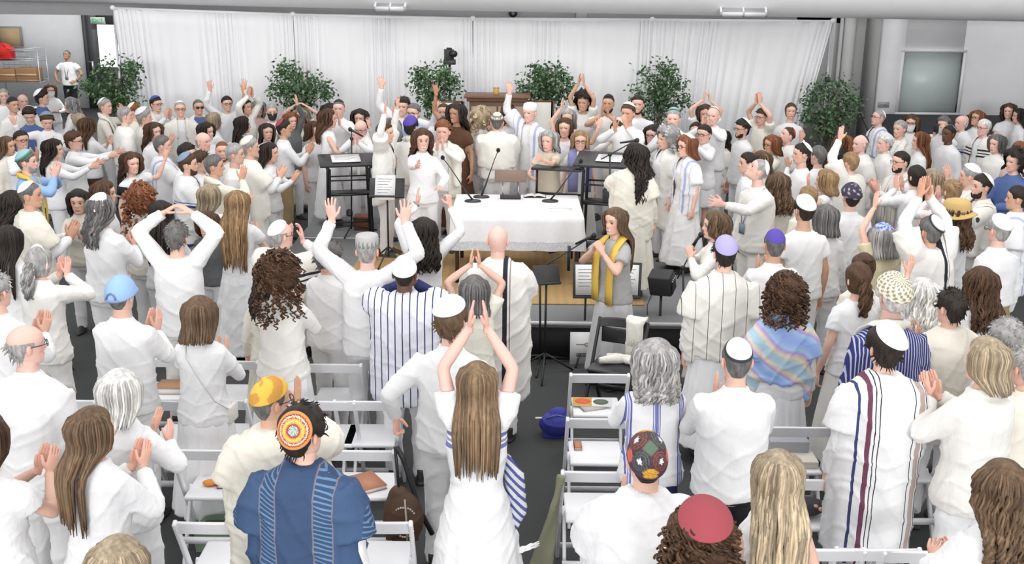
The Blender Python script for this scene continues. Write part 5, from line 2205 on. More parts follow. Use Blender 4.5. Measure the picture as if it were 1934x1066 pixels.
# black padded chair by the platform
vin = plain('black_vinyl', (.022, .022, .024), .35)
x, y, z = at_z(1160, 606, .80)
y += .22
t = make_chair('padded_folding_chair', 'black padded folding chair facing the aisle, fringed shawls on it', vin, None)
t.location = (x, y - .44, 0)
CR = math.radians(158)
t.rotation_euler = (0, 0, CR)
BC = (x, y - .44)
MB().box(-.19, .19, -.15, .22, .455, .49).obj('seat_pad', vin, t, False, bevel=.02)
MB().box(-.19, .19, -.215, -.19, .60, .735).obj('back_pad', vin, t, False, bevel=.01)


def soft(name, parts, vox, mat, parent=None, amp=.006, seed=1, sm=3):
    mb = MB()
    parts(mb)
    V, F = voxel(mb, vox, sm)
    return finish(V, F, name, mat, parent, amp, random.Random(seed))


def fringe(mb, x0, x1, y, z, n, L, rn):
    for i in range(n):
        x = x0 + (x1 - x0) * i / (n - 1)
        mb.tube([(x, y, z), (x + rn.uniform(-.004, .004), y, z - L * .5), (x + rn.uniform(-.008, .008), y - .003, z - L)], [.0035, .003, .002], 4)


sh = thing('shawl', 'cream fringed shawl hanging over the back of the black padded chair', 'shawl', (BC[0], BC[1], 0), CR)
soft('shawl_cloth', lambda m: (m.box(-.20, -.03, -.275, -.25, .62, .83), m.box(-.20, -.03, -.275, -.155, .815, .85), m.box(-.195, -.035, -.18, -.155, .50, .83), m.box(-.17, -.06, -.165, -.135, .66, .83)), .011, cloth('ivory'), sh, .006)
m = MB()
fringe(m, -.19, -.04, -.158, .52, 16, .06, random.Random(2))
m.obj('fringe', cloth('ivory'), sh)
m = MB()
fringe(m, -.165, -.065, -.138, .67, 10, .06, random.Random(3))
m.obj('fringe', cloth('ivory'), sh)
sh = thing('shawl', 'rolled cream shawl lying on the seat of the black padded chair', 'shawl', (BC[0], BC[1], .49), CR)
soft('shawl_cloth', lambda m: (m.tube([(-.15, -.08, .035), (0, 0, .04), (.12, .08, .035)], [.035, .045, .03], 10), m.tube([(-.16, .02, .03), (-.04, -.06, .035), (.1, -.07, .03)], [.028, .036, .028], 10)), .010, cloth('ivory'), sh, .006)
# blue bag in the aisle
x, y, z = at_z(1050, 832, 0)
t = thing('blue_bag', 'royal blue soft bag on the floor of the aisle', 'bag', (x, y + .10, 0))
soft('bag_body', lambda m: (m.ball((0, 0, .10), .145, .11, .10, 18, 10), m.ball((.02, .02, .15), .09, .07, .09, 14, 8), m.box(-.11, .12, -.07, .07, 0, .09)), .010, plain('royal_blue', (.035, .04, .30), .7, 0, 20), t, .009, 5)
MB().tube([(-.08, -.05, .17), (0, -.06, .205), (.10, -.02, .17)], .006, 6).obj('drawstring', plain('cord_blue', (.12, .16, .45)), t)
MB().tube([(-.10, .0, .15), (-.17, -.02, .16)], .009, 6).obj('white_tab', plain('paper', (0, 0, 0)), t)


# ---- things on the chairs
def book(x, y, z, rz, w, d, h, col, lab, tilt=0):
    t = thing('book', lab, 'book', (x, y, z), rz)
    M = rotx(tilt)
    MB().box(-w, w, -d, d, h - .004, h, M=M).box(-w, w, -d, d, 0, .004, M=M).box(-w, -w + .004, -d, d, 0, h, M=M).obj('cover', plain('cover_%d' % int(col[0] * 999), col, .6), t, False)
    MB().box(-w + .004, w - .003, -d + .003, d - .003, .004, h - .004, M=M).obj('page_block', plain('paper', (0, 0, 0)), t, False)


SEAT = .456
tan = (.46, .20, .11)


def on_seat(key, dx=0, dy=0):
    x, y = CHPOS[key]
    return x + dx, y + .03 + dy


x, y = on_seat((678, 850), .01)
book(x, y, SEAT, math.radians(32), .085, .12, .030, tan, 'thick tan covered book on the aisle end chair of the left block')
x, y = on_seat((388, 849), .08, .05)
book(x, y, SEAT, math.radians(4), .09, .115, .032, (.20, .07, .05), 'dark tan book at the bottom of the stack on the chair')
book(x + .01, y + .01, SEAT + .033, math.radians(-6), .085, .11, .032, tan, 'tan book on top of the stack, beside the orange cloth')
t = thing('orange_cloth', 'crumpled orange cloth on the chair seat beside the stacked books', 'cloth', (x - .14, y - .07, SEAT))
soft('cloth_body', lambda m: (m.ball((0, 0, .02), .05, .035, .02), m.ball((.05, .01, .022), .035, .03, .022)), .006, plain('orange', (.72, .25, .04), .8, 0, 30), t, .004)
x, y = on_seat((300, 676))
book(x, y, SEAT, 0, .12, .10, .05, (.42, .24, .13), 'thick brown book on the front row chair behind the white trousers')
x, y = on_seat((1133, 706), -.02, .03)
t = thing('magazine', 'white magazine with an orange circle and a green oval on its cover', 'magazine', (x - .01, y + .01, SEAT + .012), math.radians(-4))
MB().box(-.15, .15, -.085, .085, 0, .006).obj('pages', plain('paper', (0, 0, 0)), t, False)
MB().box(-.148, .0, -.083, .083, .006, .0075).obj('yellow_half', plain('mag_yellow', (.75, .42, .06)), t, False)
for cx_, col, rx in ((-.07, (.72, .12, .04), .062), (.07, (.10, .13, .09), .06)):
    th = np.linspace(0, 2 * math.pi, 24, endpoint=False)
    MB().rings([np.stack([cx_ + np.cos(th) * rx, np.sin(th) * rx * .9, z_ + 0 * th], -1) for z_ in (.0075, .009)]).obj('printed_oval', plain('mag_%d' % int(col[1] * 100), col), t, False)
book(x - .03, y - .03, SEAT, math.radians(20), .09, .10, .010, (.6, .55, .5), 'thin booklet lying under the magazine')
x, y = on_seat((1133, 790), -.12, .08)
book(x, y, SEAT, 0, .028, .06, .02, tan, 'narrow tan booklet on the second aisle chair')
x, y = on_seat((1516, 806))
t = thing('tray_box', 'shallow cream box with a grey lid on the chair seat', 'box', (x, y, SEAT))
MB().box(-.17, .17, -.13, .05, 0, .05).obj('box_body', plain('box_cream', (.68, .64, .56)), t, False, bevel=.005)
MB().box(-.13, .14, .02, .14, .03, .13).obj('grey_lid', plain('lid_grey', (.38, .39, .42)), t, False, bevel=.005)
x, y = on_seat((1548, 905))
t = thing('dark_pouch', 'black patterned pouch with pink beads on the chair seat', 'bag', (x, y, SEAT))
soft('pouch_body', lambda m: m.ball((0, 0, .055), .14, .10, .055), .010, plain('pouch_black', (.03, .025, .03), .7, 0, 60), t, .008)
for k in range(9):
    MB().ball((-.11 + .027 * k, -.07 - .02 * math.sin(k), .075 + .012 * math.cos(k * 2)), .017, .015, .013, 8, 6).obj('bead', plain('bead_pink', (.55, .33, .28), .4), t)
x, y = on_seat((1660, 1036))
book(x - .04, y - .02, SEAT, math.radians(8), .13, .10, .045, (.45, .24, .11), 'thick tan book on the bottom right chair')
x, y = on_seat((1555, 1036))
book(x + .02, y - .02, SEAT, math.radians(-8), .12, .10, .04, (.47, .26, .13), 'tan book on the chair behind the long blond hair')
# green bag under the third row chair
x, y = CHPOS[388, 849]
t = thing('green_bag', 'flat green bag under the chair with the stacked books', 'bag', (x, y - .0, 0))
soft('bag_body', lambda m: (m.box(-.17, .17, -.06, .16, 0, .16), m.ball((0, .05, .17), .15, .09, .05)), .012, plain('sage_bag', (.17, .25, .17), .8, 0, 20), t, .006)
MB().tube([(-.1, .0, .2), (0, -.05, .23), (.1, .0, .2)], .008, 6).obj('handle', plain('dark_strap', (.03, .03, .03)), t)
# olive shawl hanging over the aisle chair
x, y = CHPOS[1131, 890]
t = thing('olive_shawl', 'long olive grey shawl hanging off the aisle chair to the floor', 'shawl', (x - .265, y - .26, 0))


def olive(m):
    for k in range(7):
        u = k / 6
        m.tube([(.03 + .02 * u, .03 - .03 * u, .80), (.01 - .03 * u, -.03 * u, .55), (-.02 - .10 * u, -.05, .25), (-.04 - .14 * u, -.08 - .03 * u, .02)], [.018, .022, .024, .022], 8)


soft('shawl_cloth', olive, .009, plain('olive', (.22, .22, .15), .9, 0, 60), t, .004)
# patterned bag hanging from the hand by its black strap
hx, hy, hz_ = at_z(752, 836, .93)
BAG = (hx, hy)
t = thing('patterned_bag', 'brown beaded bag on a black strap held at the aisle end', 'bag', (hx, hy, 0))
soft('bag_body', lambda m: (m.ball((.02, 0, .42), .13, .06, .20, 18, 12), m.box(-.09, .12, -.03, .03, .28, .48), m.ball((0, 0, .58), .07, .035, .06)), .010, plain('bag_brown', (.085, .045, .025), .6, 0, 60, .4), t, .007)
MB().tube([(-.01, .0, .90), (.03, .0, .82), (.13, .02, .45), (.20, .02, .30)], .017, 6).obj('strap', blk, t)
MB().tube([(-.02, .0, .90), (-.01, .0, .75), (.0, 0, .60)], .010, 6).obj('strap', blk, t)
MB().tube([(.04, -.065, .58), (.05, -.07, .40), (.05, -.06, .26)], .006, 6).obj('zip_cord', plain('cord_tan', (.45, .38, .33)), t)
for k in range(26):
    a = k / 26 * 5.2 + .6
    MB().ball((.03 + .075 * math.cos(a), -.058 + .018 * abs(math.cos(a)), .42 + .10 * math.sin(a)), .0075, .006, .0075, 6, 4).obj('bead', plain('bead_pale', (.66, .58, .55), .4), t)

# ================================================================ who stands where
# ---- far left, back of the hall
P(126, 95, 'm y176 r-10 n14 hz:dg z3 tt:white bp:black Ass lan fix', 'person in white polo and black trousers standing by the far left wall, looking up')
P(94, 160, 'f148 y-150 ho:br z1 ts:white mk Aff fix', 'person in white with a white face mask below the standing one at the far left')
P(135, 186, 'f y-250 r0 hw:gr tj:white Aff', 'person in white jacket turned left, just under the person in black trousers')
P(5, 168, 'm y-150 hs:gr ts:white Add', 'person in white cut by the left edge beneath the brown cartons')
P(21, 184, 'm y-120 hz:dg z2 kk,60,10 ts:warm Add', 'person in a black cap at the far left edge, under the cartons')
P(41, 178, 'm y-140 hb:gr ts:cream Acc sm', 'person in cream, bald, second from the left edge beneath the cartons')
P(76, 172, 'm y-70 hS:dk kW tj:blue Add', 'person in blue jacket and white skullcap, seen from the side at far left')
P(54, 204, 'm165 y-160 n-20 hS:dk kW,36,50 tj:blue Aff', 'youngster in blue jacket and white skullcap looking down')
P(87, 215, 'm160 y-150 n-15 hS:br ks,50,25 ts:white Acw', 'youngster in white shirt and slate skullcap with one hand raised, looking down')
P(195, 187, 'm y-80 r-15 hs:gr kc ts:cream SN:warm Apf phone', 'person in cream shawl holding a black camera before the leftmost plant')
P(232, 203, 'm y-60 hs:gr tj:white Sm:warm Add', 'person in white, head against the lower right of the leftmost plant')
P(251, 196, 'm y-80 hs:rd z1 kc ts:cream Acc', 'person just right of the leftmost plant, mostly behind another in white')
P(269, 207, 'm y-65 hS:gr kW,44,30 tj:warm Sm:ivory Acc', 'person in white skullcap and ivory shawl, back turned, near the leftmost plant')
P(292, 183, 'm y-120 hs:dk kb,46,20 gl ts:white SN:warm ACC', 'person in blue skullcap and glasses clapping before the left drape')
P(339, 191, 'm y-160 hz:gr kW,40,15 gl ts:white Sc:ivory Add', 'person in glasses and ivory shawl before the drape, right of the blue skullcap')
P(373, 188, 'm y-150 hz:dg z2 sun tj:blue SN:warm Add', 'person in dark glasses and blue jacket before the left drape')
P(147, 215, 'f y-60 hu:bl ts:cream Add', 'person in cream between the white jacket and the large raised hand, far left')
P(163, 224, 'f y-40 hw:br ts:white bp:brown Acc', 'person in white top and brown trousers turned to the stage, far left group')
P(288, 233, 'f y-120 hw:br ts:white Add', 'person partly hidden between two white backs below the blue skullcap')
P(9, 259, 'f y-100 hl:mb z2 tj:cream Add', 'person in cream jacket at the left edge, above the yellow collar')
P(37, 247, 'm y-130 hs:dk z2 gl ts:white ACC', 'person in glasses and white at far left behind the cream jacket')
P(97, 265, 'f y-80 hw:dk ts:white bp:white Aee', 'person in loose white blouse reaching both hands forward, far left')
P(135, 250, 'f165 y-85 hS:br gl tj:white Aee', 'person in glasses and white jacket clapping forward, far left')
P(45, 286, 'm y-75 hs:dg Dgr kt,58,30 ts:sky Sn:yellow ACC', 'person in teal skullcap and light blue shirt with a yellow collar')
P(244, 290, 'f y-110 r-20 hw:br tD:white armband Awd', 'person in white waving high with a dark sleeve, left group')
P(302, 257, 'm y-70 hs:dg ts:white Sc:tallitblue Acc', 'person in white shawl with pale blue bands, left group centre')
P(50, 345, 'm y-60 r-15 hz:dg z2 kW,46,30 ts:white Sc:cream Acc', 'person in white skullcap and cream shawl at the left edge, clapping')
P(17, 364, 'f y-60 hw:dk ts:navy Add', 'person with dark top half hidden behind the cream shawl at left edge')
P(147, 360, 'f155 y-170 ho:dk ts:cream Acc', 'person facing the camera between two white skullcaps, left group')
P(192, 344, 'f y-80 ho:br ts:white Add', 'person behind the large white backed figure with the white skullcap')
P(188, 372, 'f178 y-22 r-25 hw:dg kW,50,40,12 gl ts:white Acc B1.1', 'person in long white tunic and white skullcap clapping, left of centre front')
P(263, 357, 'f y-20 hK:rd ts:cream Acc', 'person in cream, turned away, between the white tunic and the clasped arms')
P(301, 382, 'f160 y0 hl:dk ts:white Acc', 'person in white turned away, directly behind the raised arms at left')
# ---- left group towards the lectern
P(427, 182, 'm y-150 hs:dk gl ts:white Auu', 'person in glasses raising both hands with fingers spread, before left drape')
P(402, 215, 'f y-60 ho:bl ts:white Acc', 'person in white between the two raised hands and the grey scarf')
P(462, 188, 'f172 y-120 hu:dk z2 ts:warm Ahh', 'person with joined hands highest in the air, left of the second plant')
P(486, 192, 'f y-150 hw:gr z2 tt:rose Acu', 'person in pale pink beside the highest joined hands')
P(512, 197, 'm y-160 hs:gr mkk ts:white Acc', 'person in black face mask left of the second plant')
P(387, 233, 'f y-110 ho:dk ts:white Acc', 'person in white below the one in dark glasses')
P(380, 250, 'm y-110 hb:gr z5 ts:white ACC', 'bald person in white holding hands to the face, left group')
P(456, 221, 'f y-70 hl:dk ts:grey Sn:grey Add', 'person in grey scarf and cardigan, left group')
P(503, 234, 'f158 y-150 hl:dk tD:warm Add', 'person in white facing the camera, left of the khaki trousers')
P(533, 227, 'm y-70 hs:dk z2 km,36 ts:white bp:khaki Acc lan tuck', 'person in white shirt, khaki trousers and dark red skullcap')
P(548, 214, 'f y-140 ho:rd ts:dgrey Ahd', 'person in dark top half behind the khaki trousers, one arm up')
P(570, 205, 'f y170 hw:bl z5 tD:cream Aaa', 'person with bare arms clasped overhead before the second plant')
P(590, 231, 'f y-120 ho:br tt:white Add', 'person in white half behind the person at the left lectern')
P(350, 273, 'm y-110 hS:dk ts:white Add', 'person low behind the pale blue banded shawl')
P(419, 267, 'm y-165 hz:rd Drd ts:white Sn:ivory Add', 'bearded person facing the camera in the left group')
P(439, 272, 'm y-80 hs:gr ts:white Add', 'person partly hidden beside the bearded one in the left group')
P(468, 260, 'm180 y-65 hs:gr kc,46,30 ts:white SC:ivory Acc B1.05', 'tall person in long ivory shawl and cream skullcap clapping toward the lectern')
P(506, 271, 'f y-95 hl:dk tD:white ts:white Acc', 'person in white clapping, right of the long ivory shawl')
P(350, 291, 'm y-75 hs:br Dbr ks,46,30 ts:white Sc:bluebands Acc', 'bearded person in slate skullcap and blue banded shawl, left group')
P(375, 288, 'f y-80 hS:br ts:white Add', 'person just right of the slate skullcap, mostly hidden')
P(400, 294, 'm y-55 r-20 hs:dg z2 ts:cream SN:cream AdC', 'person in cream rubbing the face with one hand, left group')
P(393, 352, 'f y-40 ho:bl tD:white Acw', 'person in sleeveless white with one bare arm raised, left group')
P(445, 363, 'f y-10 hL:lb tD:white bk:white Acc', 'person in white dress, back turned, below the long ivory shawl')
P(392, 402, 'f140 y170 ho:br ts:dgrey Add', 'child facing the camera behind the raised arms at left')
# ---- platform left and centre
P(617, 208, 'f160 fix y-80 st hw:br tV:white bk:white Aff', 'person in sleeveless white gown standing at the left lectern')
P(621, 197, 'f st y-100 ho:dk ts:white Add', 'person hidden behind the one at the left lectern, near the drape')
P(640, 189, 'm166 fix y180 st hz:dg kk,40,10 z5 ts:white ACC', 'bald person clapping behind the left lectern in a dark skullcap')
P(680, 208, 'f150 y175 st hw:dk ts:white Add sm', 'smiling person before the drape, right of the left microphone')
P(682, 227, 'm147 fix y165 n-10 st hb:rd z5 gl ts:white SN:warm ACC B1.1', 'bald person in glasses and white shawl behind the left lectern pages')
P(724, 232, 'f154 y-100 st hs:br ts:warm Sc:warm Auu', 'person in white shawl with both hands up beside the grey sleeves')
P(738, 226, 'f150 y120 st hw:dg ts:grey bp:grey Auw', 'person in grey with long sleeves raised, right of the left lectern')
P(762, 185, 'm y170 st hS:dk ts:white Awu sm', 'tall person in white shirt with raised arms before the drape, left of the camera tripod')
P(782, 196, 'm y160 st hs:dg gl mk ts:sky Add', 'person in glasses and pale mask behind the one with raised arms')
P(775, 222, 'm167 y-20 st fix hs:dk kp,46,32 tt:warm Sn:widestripe Add', 'person in purple blue skullcap, back turned, on the platform')
P(797, 245, 'f166 y-165 st fix hw:br sm ts:white bp:white Ate', 'laughing person in white reaching an arm sideways on the platform')
P(838, 195, 'm172 y175 st hz:br Dbr long tt:white Acc sm', 'bearded person in white tee clapping below the video camera')
P(863, 197, 'f170 y150 st hw:dk z3 tD:brown Adu', 'person in dark brown dress with one arm raised, left of the ark')
P(837, 230, 'f162 y175 st hS:rd ts:white Sc:cream ACC sm', 'laughing person in cream shawl with clapping hands at the chin, behind the table')
P(908, 208, 'f y30 st hc:bg ts:warm Add', 'person moving, back turned, in front of the ark doors')
P(939, 214, 'm163 y0 st hz:dg kY,64,16 ts:warm Sc:ivory Sm:ivory B1.2 Acc', 'person in broad cream coat and knitted striped cap behind the table')
P(961, 202, 'f y60 st hq:br tD:white Acc', 'person in white with blue shoulder stripes, right of the knitted striped cap')
P(1002, 196, 'm y150 st hz:wh tallcap z5 ts:white Sc:tallitblue Adu sm', 'person in tall white cap and blue white shawl beside the ark')
P(1038, 248, 'f152 y150 st ho:gr tt:beige Aef', 'person in beige bending by the right corner of the table')
P(1068, 224, 'f160 y165 st hl:br tV:white Awh', 'person in sleeveless white with both arms up behind the table')
P(1072, 207, 'f y175 st ho:gr ts:white Add', 'person glimpsed behind the two dancers with raised arms')
P(1103, 178, 'f175 y160 st hK:dk z2 tD:warm Ahh', 'person in white with joined hands high overhead, right of the ark')
P(1096, 248, 'f158 y180 st hl:lb gl tD:white SN:peri Add', 'person in glasses and blue shawl behind the table')
P(1150, 179, 'm182 y165 st hz:dk Ddk z2 kk,36,5 tt:warm ACC', 'person with goatee and dark skullcap clapping before the drape')
P(1188, 196, 'm y150 st hs:br kw,44,20 z2 ts:white ApC', 'person in white skullcap with hands over the face, left of the white tee')
P(1205, 180, 'm185 y172 st hs:dk Ddk tt:white Add sm lan', 'bearded person in white tee with dark emblem before the fifth plant')
P(1166, 229, 'm154 y165 st fix hs:br gl z5 ts:white SN:cream ACC', 'person in glasses, tie and cream shawl above the right microphone')
P(1200, 274, 'f168 y-5 r55 st hW:dk gl ts:cream Sc:cream bk:cream Amd', 'singer in long cream shawl at the right microphone, turned away')
P(1234, 238, 'f150 fix y150 st ho:dk gl z5 ts:white Acc', 'person in glasses facing left behind the long white robe')
P(1262, 244, 'f162 fix y110 st hc:gr ts:white SC:warm Add B1.1', 'person in long white robe and sandals at the right edge of the platform')
P(1300, 257, 'f162 fix y115 st ho:rd gl kc,44,30 tD:white SC:tallitblue Add', 'person in white shawl with violet blue stripe on the right of the platform')
P(1273, 206, 'm y165 st hs:gr kt,44,20 z5 ts:lgrey Sn:warm ACC', 'person in teal skullcap with both hands at the face, below the fifth plant')
P(1332, 199, 'f y175 st ho:br tt:white Ahh', 'person with arms overhead before the right drape')
P(1349, 202, 'm168 fix y150 st hb:gr kw,44,30 z5 ts:white ACC', 'bald person in white skullcap before the right drape')
P(1316, 231, 'f148 fix y160 st hu:dk ts:white Add sm', 'person leaning in behind clapping hands, right of the platform')
P(1332, 236, 'f156 fix y140 st hs:dk gl tj:white bs:white ACC', 'person in white jacket and short skirt clapping on the right of the platform')
P(1364, 247, 'f158 y120 hw:dk ts:white Sm:blackband Add', 'person in white shawl with dark striped edge, right of the short skirt')
P(1405, 228, 'm y110 hS:dk Ddk gl kW,44,40 ts:white Add sm', 'bearded person in glasses and white skullcap facing left, right group')
P(1436, 300, 'm y115 r-30 n35 hz:gr z5 kW,44,40 ts:warm bp:warm belt Aed lan B1.1', 'person throwing the head back with arms reaching out, right group')
P(1443, 207, 'm y120 hS:br gl kc,40,40 tt:cream Ahh', 'person in glasses with hands high overhead, right group before the drape')
P(1494, 195, 'f182 y175 hu:br tt:white Add fix', 'person in white standing at the right end of the drape')
P(1491, 240, 'm y100 n20 hz:br z5 kr,40,50 ts:white Sm:warm Add', 'person in bright red skullcap, head tilted up')
P(1461, 257, 'f y110 ho:rd gl z2 ts:cream ACC', 'person in glasses taking a photo beside the bright red skullcap')
P(1519, 272, 'm y90 hs:dk kw,40,40 ts:white Add', 'person in white skullcap just behind the youngster with clasped hands')
P(1530, 285, 'f155 y60 r25 hw:dk kW,44,30 z2 ts:white ACh', 'youngster in white skullcap clapping high, right group')
P(1549, 277, 'm y30 hs:dg ts:white Add', 'person in white turned away, right of the clapping youngster')
P(1594, 256, 'f y100 hw:rd gl ts:white Add', 'person in glasses beneath the rightmost plant')
P(1580, 280, 'f y110 hw:dk z2 ts:cream Add', 'person in cream, head against the next, below the rightmost plant')
P(1630, 255, 'm y100 hb:gr z5 kn,36,45 ts:white Sm:warm Add', 'bald person in navy skullcap right of the rightmost plant')
P(1610, 289, 'm y30 hs:lb ts:white Sc:ivory AhC', 'person pulling a white shawl about the neck, right group')
P(1663, 208, 'm y100 n10 hz:gr gl kW,40,45 z5 ts:white Sm:tallitblue Add', 'person in glasses and shawl standing below the small wall sign')
P(1675, 255, 'f y95 hS:wh z5 tj:warm Add', 'person in pale jacket and white scarf, right group')
P(1703, 228, 'm y120 hs:gr ts:warm SN:warm Add', 'person facing the stage below the window, right group')
P(1706, 287, 'm y105 hs:dk Ddk gl ts:white SN:widestripe Acc', 'bearded person in glasses and striped shawl, right group')
P(1441, 288, 'f y60 ho:mb ts:warm Add', 'person behind the head thrown back, right group')
P(1417, 289, 'm y90 hs:dk ts:white Add', 'person mostly hidden below the bearded one in glasses, right group')
P(1473, 329, 'f y20 hw:mb z5 tt:cream Aff', 'person in short sleeved cream blouse turned away, right of the reaching arms')
P(1564, 323, 'f y70 ho:lb tD:white Awd', 'person in white with one bare arm up, centre of right group')
P(1530, 354, 'm y20 hs:lb ts:cream Add', 'person whose head shows just above the large white skullcap, right group')
P(1523, 373, 'm y15 hs:dk kw,52,30 z2 tt:white Add', 'person in white shirt and big white skullcap, centre of right group')
P(1611, 350, 'm y5 hs:dk kB,70,22 ts:white Add', 'person in dark beaded skullcap and white shirt')
P(1563, 391, 'f y10 ho:dg ts:white Add', 'person with grey head between the white skullcap and the beaded one')
# ---- far right
P(1723, 218, 'f168 y150 hw:br gl mk ts:white Aff fix', 'person in glasses and white mask below the window')
P(1784, 221, 'f168 y140 hS:dg mk ts:white ApC phone fix', 'person in white mask holding a phone before the black wainscot')
P(1796, 237, 'm y110 hz:dk z4 ks,36,45 ts:white Add', 'person in slate skullcap right of the masked one with the phone')
P(1820, 218, 'm y100 hb:wh z5 kW,30,45 ts:white Sm:bluebands Add', 'bald person in white shawl before the black wainscot')
P(1848, 210, 'f y120 n10 ho:rd gl z2 ts:white Add', 'person in glasses laughing before the wainscot, right side')
P(1862, 226, 'm y110 hs:wh gl z5 ts:white Sc:shoulderband Add', 'person in glasses and black banded shawl, right side')
P(1908, 197, 'f168 y140 hw:br z5 tD:white Axx fix', 'person with folded arms against the right wall')
P(1929, 206, 'f y80 hl:dk ts:white Add fix', 'person at the right edge beside the folded arms')
P(1742, 251, 'f y80 hl:rd ts:white Add', 'person in white turned left below the window, right group')
P(1886, 256, 'f y115 ho:dg z5 tj:warm Add', 'person in white lapelled jacket near the right edge')
P(1929, 268, 'm y120 hs:rd z5 ts:rose Add', 'person cut by the right edge, above the blue jacket')
P(1921, 287, 'm y110 hc:dk z1 tj:blue Aff', 'person in blue jacket over white at the right edge')
P(1735, 314, 'f y20 hp:dk ts:white ACC', 'person in white turned away, hands raised before the face, right group')
P(1765, 322, 'f y40 ho:bl ts:warm Add', 'person behind the raised forearms, right group')
P(1838, 313, 'm y60 hs:gr kW,48,20 ts:white Add', 'person in white skullcap behind the raised white sleeve')
P(1803, 341, 'f y10 hu:lb z5 ts:white ACC', 'person with hands clasped just above the straw hat')
P(1860, 331, 'm y95 hs:dk Ddk kW,46,45 ts:white Sc:widestripe Aew', 'bearded person in white skullcap stretching a white sleeve up, right side')
P(1929, 353, 'm y60 hs:dk z2 ts:white Sc:tallitblue Add', 'person cut by the right edge below the blue jacket')
P(1811, 385, 'f y40 r15 hw:br straw z2 ts:white Acc', 'person in yellow straw hat with brown band')
# ---- front half, left block
P(10, 430, 'f y-15 hl:dk tD:white Awd', 'person at the left edge with one bare arm raised, left block')
P(68, 470, 'f y-20 hP:gr band z5 tj:warm bp:warm ACC', 'person in ivory headband and pale jacket, left block')
P(330, 422, 'm175 y0 hs:dg ts:white bp:warm Aaa nc', 'person in white tunic with both hands clasped over the head, left block')
P(526, 420, 'm y-12 r-30 hb:gr z5 gl kw,50,30 ts:white Sc:shoulderband ACp', 'person in glasses, white skullcap and striped collar shawl, centre left')
P(507, 492, 'f160 y-5 hw:dk ts:cream bk:cream Add', 'person in long cream gown left of the big dark curls')
P(525, 490, 'f170 y-5 hK:br ts:warm bk:white Acc', 'person in long pale cardigan with hands together, front of centre left')
P(615, 462, 'm165 y-25 n-25 hS:dg ts:white Acc', 'person in white shirt bowed behind the grey cloth hat')
P(692, 447, 'm y-4 hz:gr pill z5 ts:white bp:white Auu', 'person in tall grey embroidered hat with both arms raised')
P(800, 416, 'f y10 hw:dk ts:white Ahk watch', 'person in white with watch on raised arm, before the table')
P(763, 487, 'm y0 hz:dk z4 ts:navy Sc:bluestripe kw,68,24 ACC', 'person in blue striped white shawl and pleated white cap')
P(940, 428, 'm182 y-3 hz:wh hn:wh z5 ts:warm SC:backband bp:white Acc', 'bald person in long ivory shawl with one black stripe, centre aisle')
P(896, 527, 'f150 y0 ho:dg z1 tt:cream Ahh', 'child in cream with bare arms clapping overhead at centre')
P(850, 573, 'm178 y-12 hS:mb kW,46,18,-6 ts:white bp:white ADd B1.05', 'person in white shirt and white skullcap holding the beaded bag')
P(222, 527, 'm y-12 hz:dg cap ts:white bp:white Acc', 'person in light blue baseball cap and white shirt')
P(372, 567, 'f162 y-8 ho:mb ts:white bk:white Acc cord', 'person in white skirt suit with a thin strap across the back')
P(40, 617, 'm176 y-12 r-35 hb:gr z5 gl ts:white Add B1.25', 'broad person in white shirt and wire glasses at the left edge')
P(218, 708, 'f160 y-20 ho:wh tj:white Acb', 'person in loose white jacket behind the long brown hair, hands forward')
P(165, 778, 'f166 y-22 r-25 hl:mb tj:white bp:black Acc B.95', 'person in white jacket clapping with hands upright, front left')
P(506, 720, 'm170 y-10 r-35 hz:dg z2 gl ky,66,18 ts:cream Sc:cream AdC', 'person in yellow patterned cap and cream shawl')
P(568, 776, 'm176 y-10 r-20 hS:dk z1 gl kR,35,56,36 ts:white Sc:denimweave Add B1.08', 'person in blue woven shawl and round orange ringed skullcap')
P(212, 1030, 'f150 y-20 ho:bl tt:white Add', 'person showing only the top of the head at the bottom left edge')
P(-42, 790, 'f y-25 ho:br tt:white bk:black Acc B1.1', 'person in white short sleeves cut by the left edge, hands clapping')
P(901, 692, 'f172 y0 sideshawl hl:db z5 tD:blueshoulder Ahh', 'person in long white dress with hands clasped overhead, centre aisle')
P(-15, 520, 'm y-20 hs:gr ts:white Acc', 'person cut by the left edge with a white sleeve, above the broad shirt')
# ---- front half, right block
P(1166, 394, 'f168 y124 r8 hl:mb sm z1 tt:grey Sn:yellow bk:lgrey Amm', 'singer in grey dress and yellow scarf holding a microphone')
P(1356, 402, 'f168 y85 hw:mb ts:warm bk:warm Amm', 'singer in white at the black boom microphone, behind the striped shawl')
P(1372, 452, 'm178 y0 hs:dk z1 kl,46,36 ts:white SM:widestripe bk:white Add B1.1', 'person in lilac skullcap and widely striped ivory shawl')
P(1466, 437, 'm y0 hz:dg z2 kp,46,24 ts:white Acc', 'person in deep blue skullcap and plain white shirt')
P(1487, 530, 'f164 y-4 hc:br tD:white ts:white Sm:rainbow bk:white Add', 'person in pastel rainbow shawl over a white dress')
P(1635, 482, 'f y5 hu:br ts:cream Add', 'person with dark topknot above the long brown ponytail')
P(1626, 500, 'f165 y10 hP:br tt:white bk:warm Adw', 'person in white dress with bent bare arm raised, left of the striped navy shirt')
P(1692, 528, 'm182 y8 hS:wh z5 kT,62,30 ts:navystripe Sn:ivory Add B1.12', 'broad person in navy striped shirt and speckled skullcap')
P(1747, 532, 'f y5 hw:wh ts:warm Add', 'person in cream between the speckled skullcap and the dark cropped head')
P(1804, 551, 'm y20 hs:dk gl z1 ts:cream Sm:cream Acc', 'person in cream shawl with grey collar band, right block')
P(1859, 511, 'f y15 hw:br z2 ts:white Acc', 'person in white turned away, left of the right edge, under the old white skullcap')
P(1671, 428, 'f y15 ho:gr kX,44,20 gl tt:butter Ahw', 'person in blue and white patterned skullcap with bare arm raised')
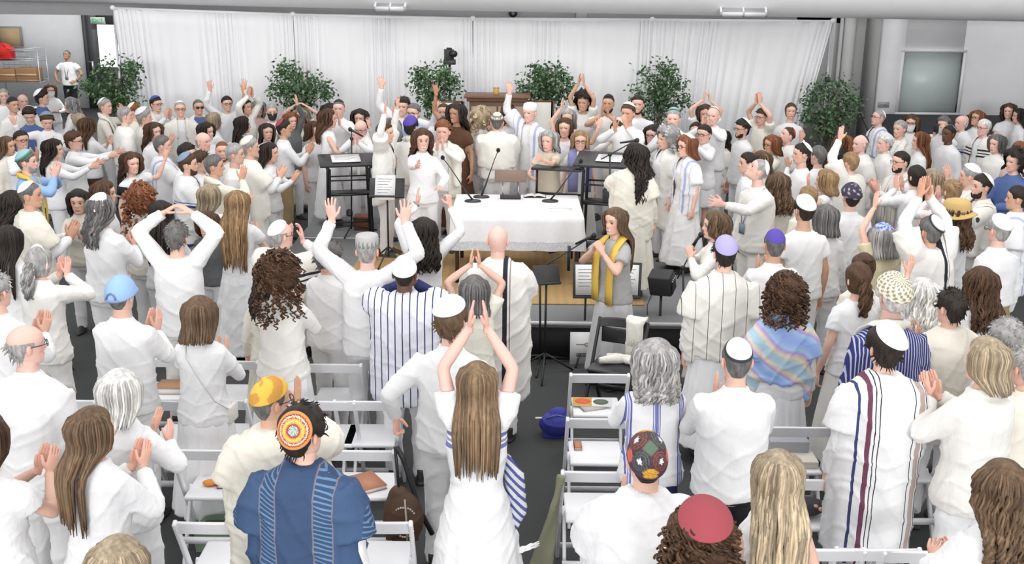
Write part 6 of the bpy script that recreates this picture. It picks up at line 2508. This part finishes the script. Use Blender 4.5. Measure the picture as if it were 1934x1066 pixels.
P(1763, 412, 'm178 y18 hs:dg kE,44,36,20 z2 ts:white Sc:backband Ahh', 'person in black rimmed white skullcap raising both arms high')
P(1893, 410, 'm y20 hs:gr gl z5 kW,50,30 ts:white bp:khaki belt tuck Add', 'person in white skullcap, white jacket and khaki trousers, right side')
P(1909, 612, 'f160 y10 hS:gr flower tt:warm Add', 'person with a cream flower hair clip at the right edge')
P(1678, 624, 'm176 y4 hS:dk kW,46,26,16 ts:white SC:manyband bp:white fringe Add', 'person in long white shawl with maroon and black stripes')
P(1872, 647, 'f168 y25 r25 ho:bl tj:warm bp:white Acc B1.1', 'person in long ivory jacket and sequined collar, right front')
P(1905, 884, 'f165 y10 hw:mb tj:white Aff', 'person in white at the bottom right corner')
P(1396, 646, 'm172 y0 hz:dg z1 kE,48,28 ts:white bp:black Acc B1.08', 'person in black rimmed white skullcap and black trousers, embroidered collar')
P(1240, 652, 'f162 y4 hv:gr ts:embroidery bp:navy Acc B1.08', 'person in white blouse with three blue embroidered stripes')
P(1225, 826, 'm176 y3 hz:dk z1 gl kF,70,40 ts:white Sc:white Acc', 'person in round multicoloured embroidered cap and white shawl')
P(1475, 862, 'f166 y0 hL:bl tv:white Add', 'person in sleeveless white top, front row right of the aisle')
P(1328, 985, 'm165 y0 hc:br km,33,24 ts:white AdC', 'person in dark red skullcap at the bottom edge')
P(1948, 660, 'f y20 hs:gr ts:cream Add', 'person in cream cut by the right edge, beside the ivory jacket')

OBST = [((tx0 + tx1) / 2, (ty0 + ty1) / 2, (tx1 - tx0) / 2, (ty1 - ty0) / 2)]
for _o in list(COL.objects):
    if _o.parent is None and _o.get('category') in ('stand', 'cabinet', 'plant', 'speaker', 'screen', 'lectern') and 8 < _o.location.y < 18:
        r_ = {'cabinet': (.55, .3), 'screen': (.2, .02), 'lectern': (.26, .14), 'plant': (.05, .05)}.get(_o['category'], (-.05, -.05))
        OBST.append((_o.location.x, _o.location.y, r_[0], r_[1]))
for _x, _y in CHPOS.values():
    OBST.append((_x, _y, -.02, -.02))
OBST.append((BC[0], BC[1], -.02, -.02))
place_people()
for d in PEOPLE:
    build_person(d)
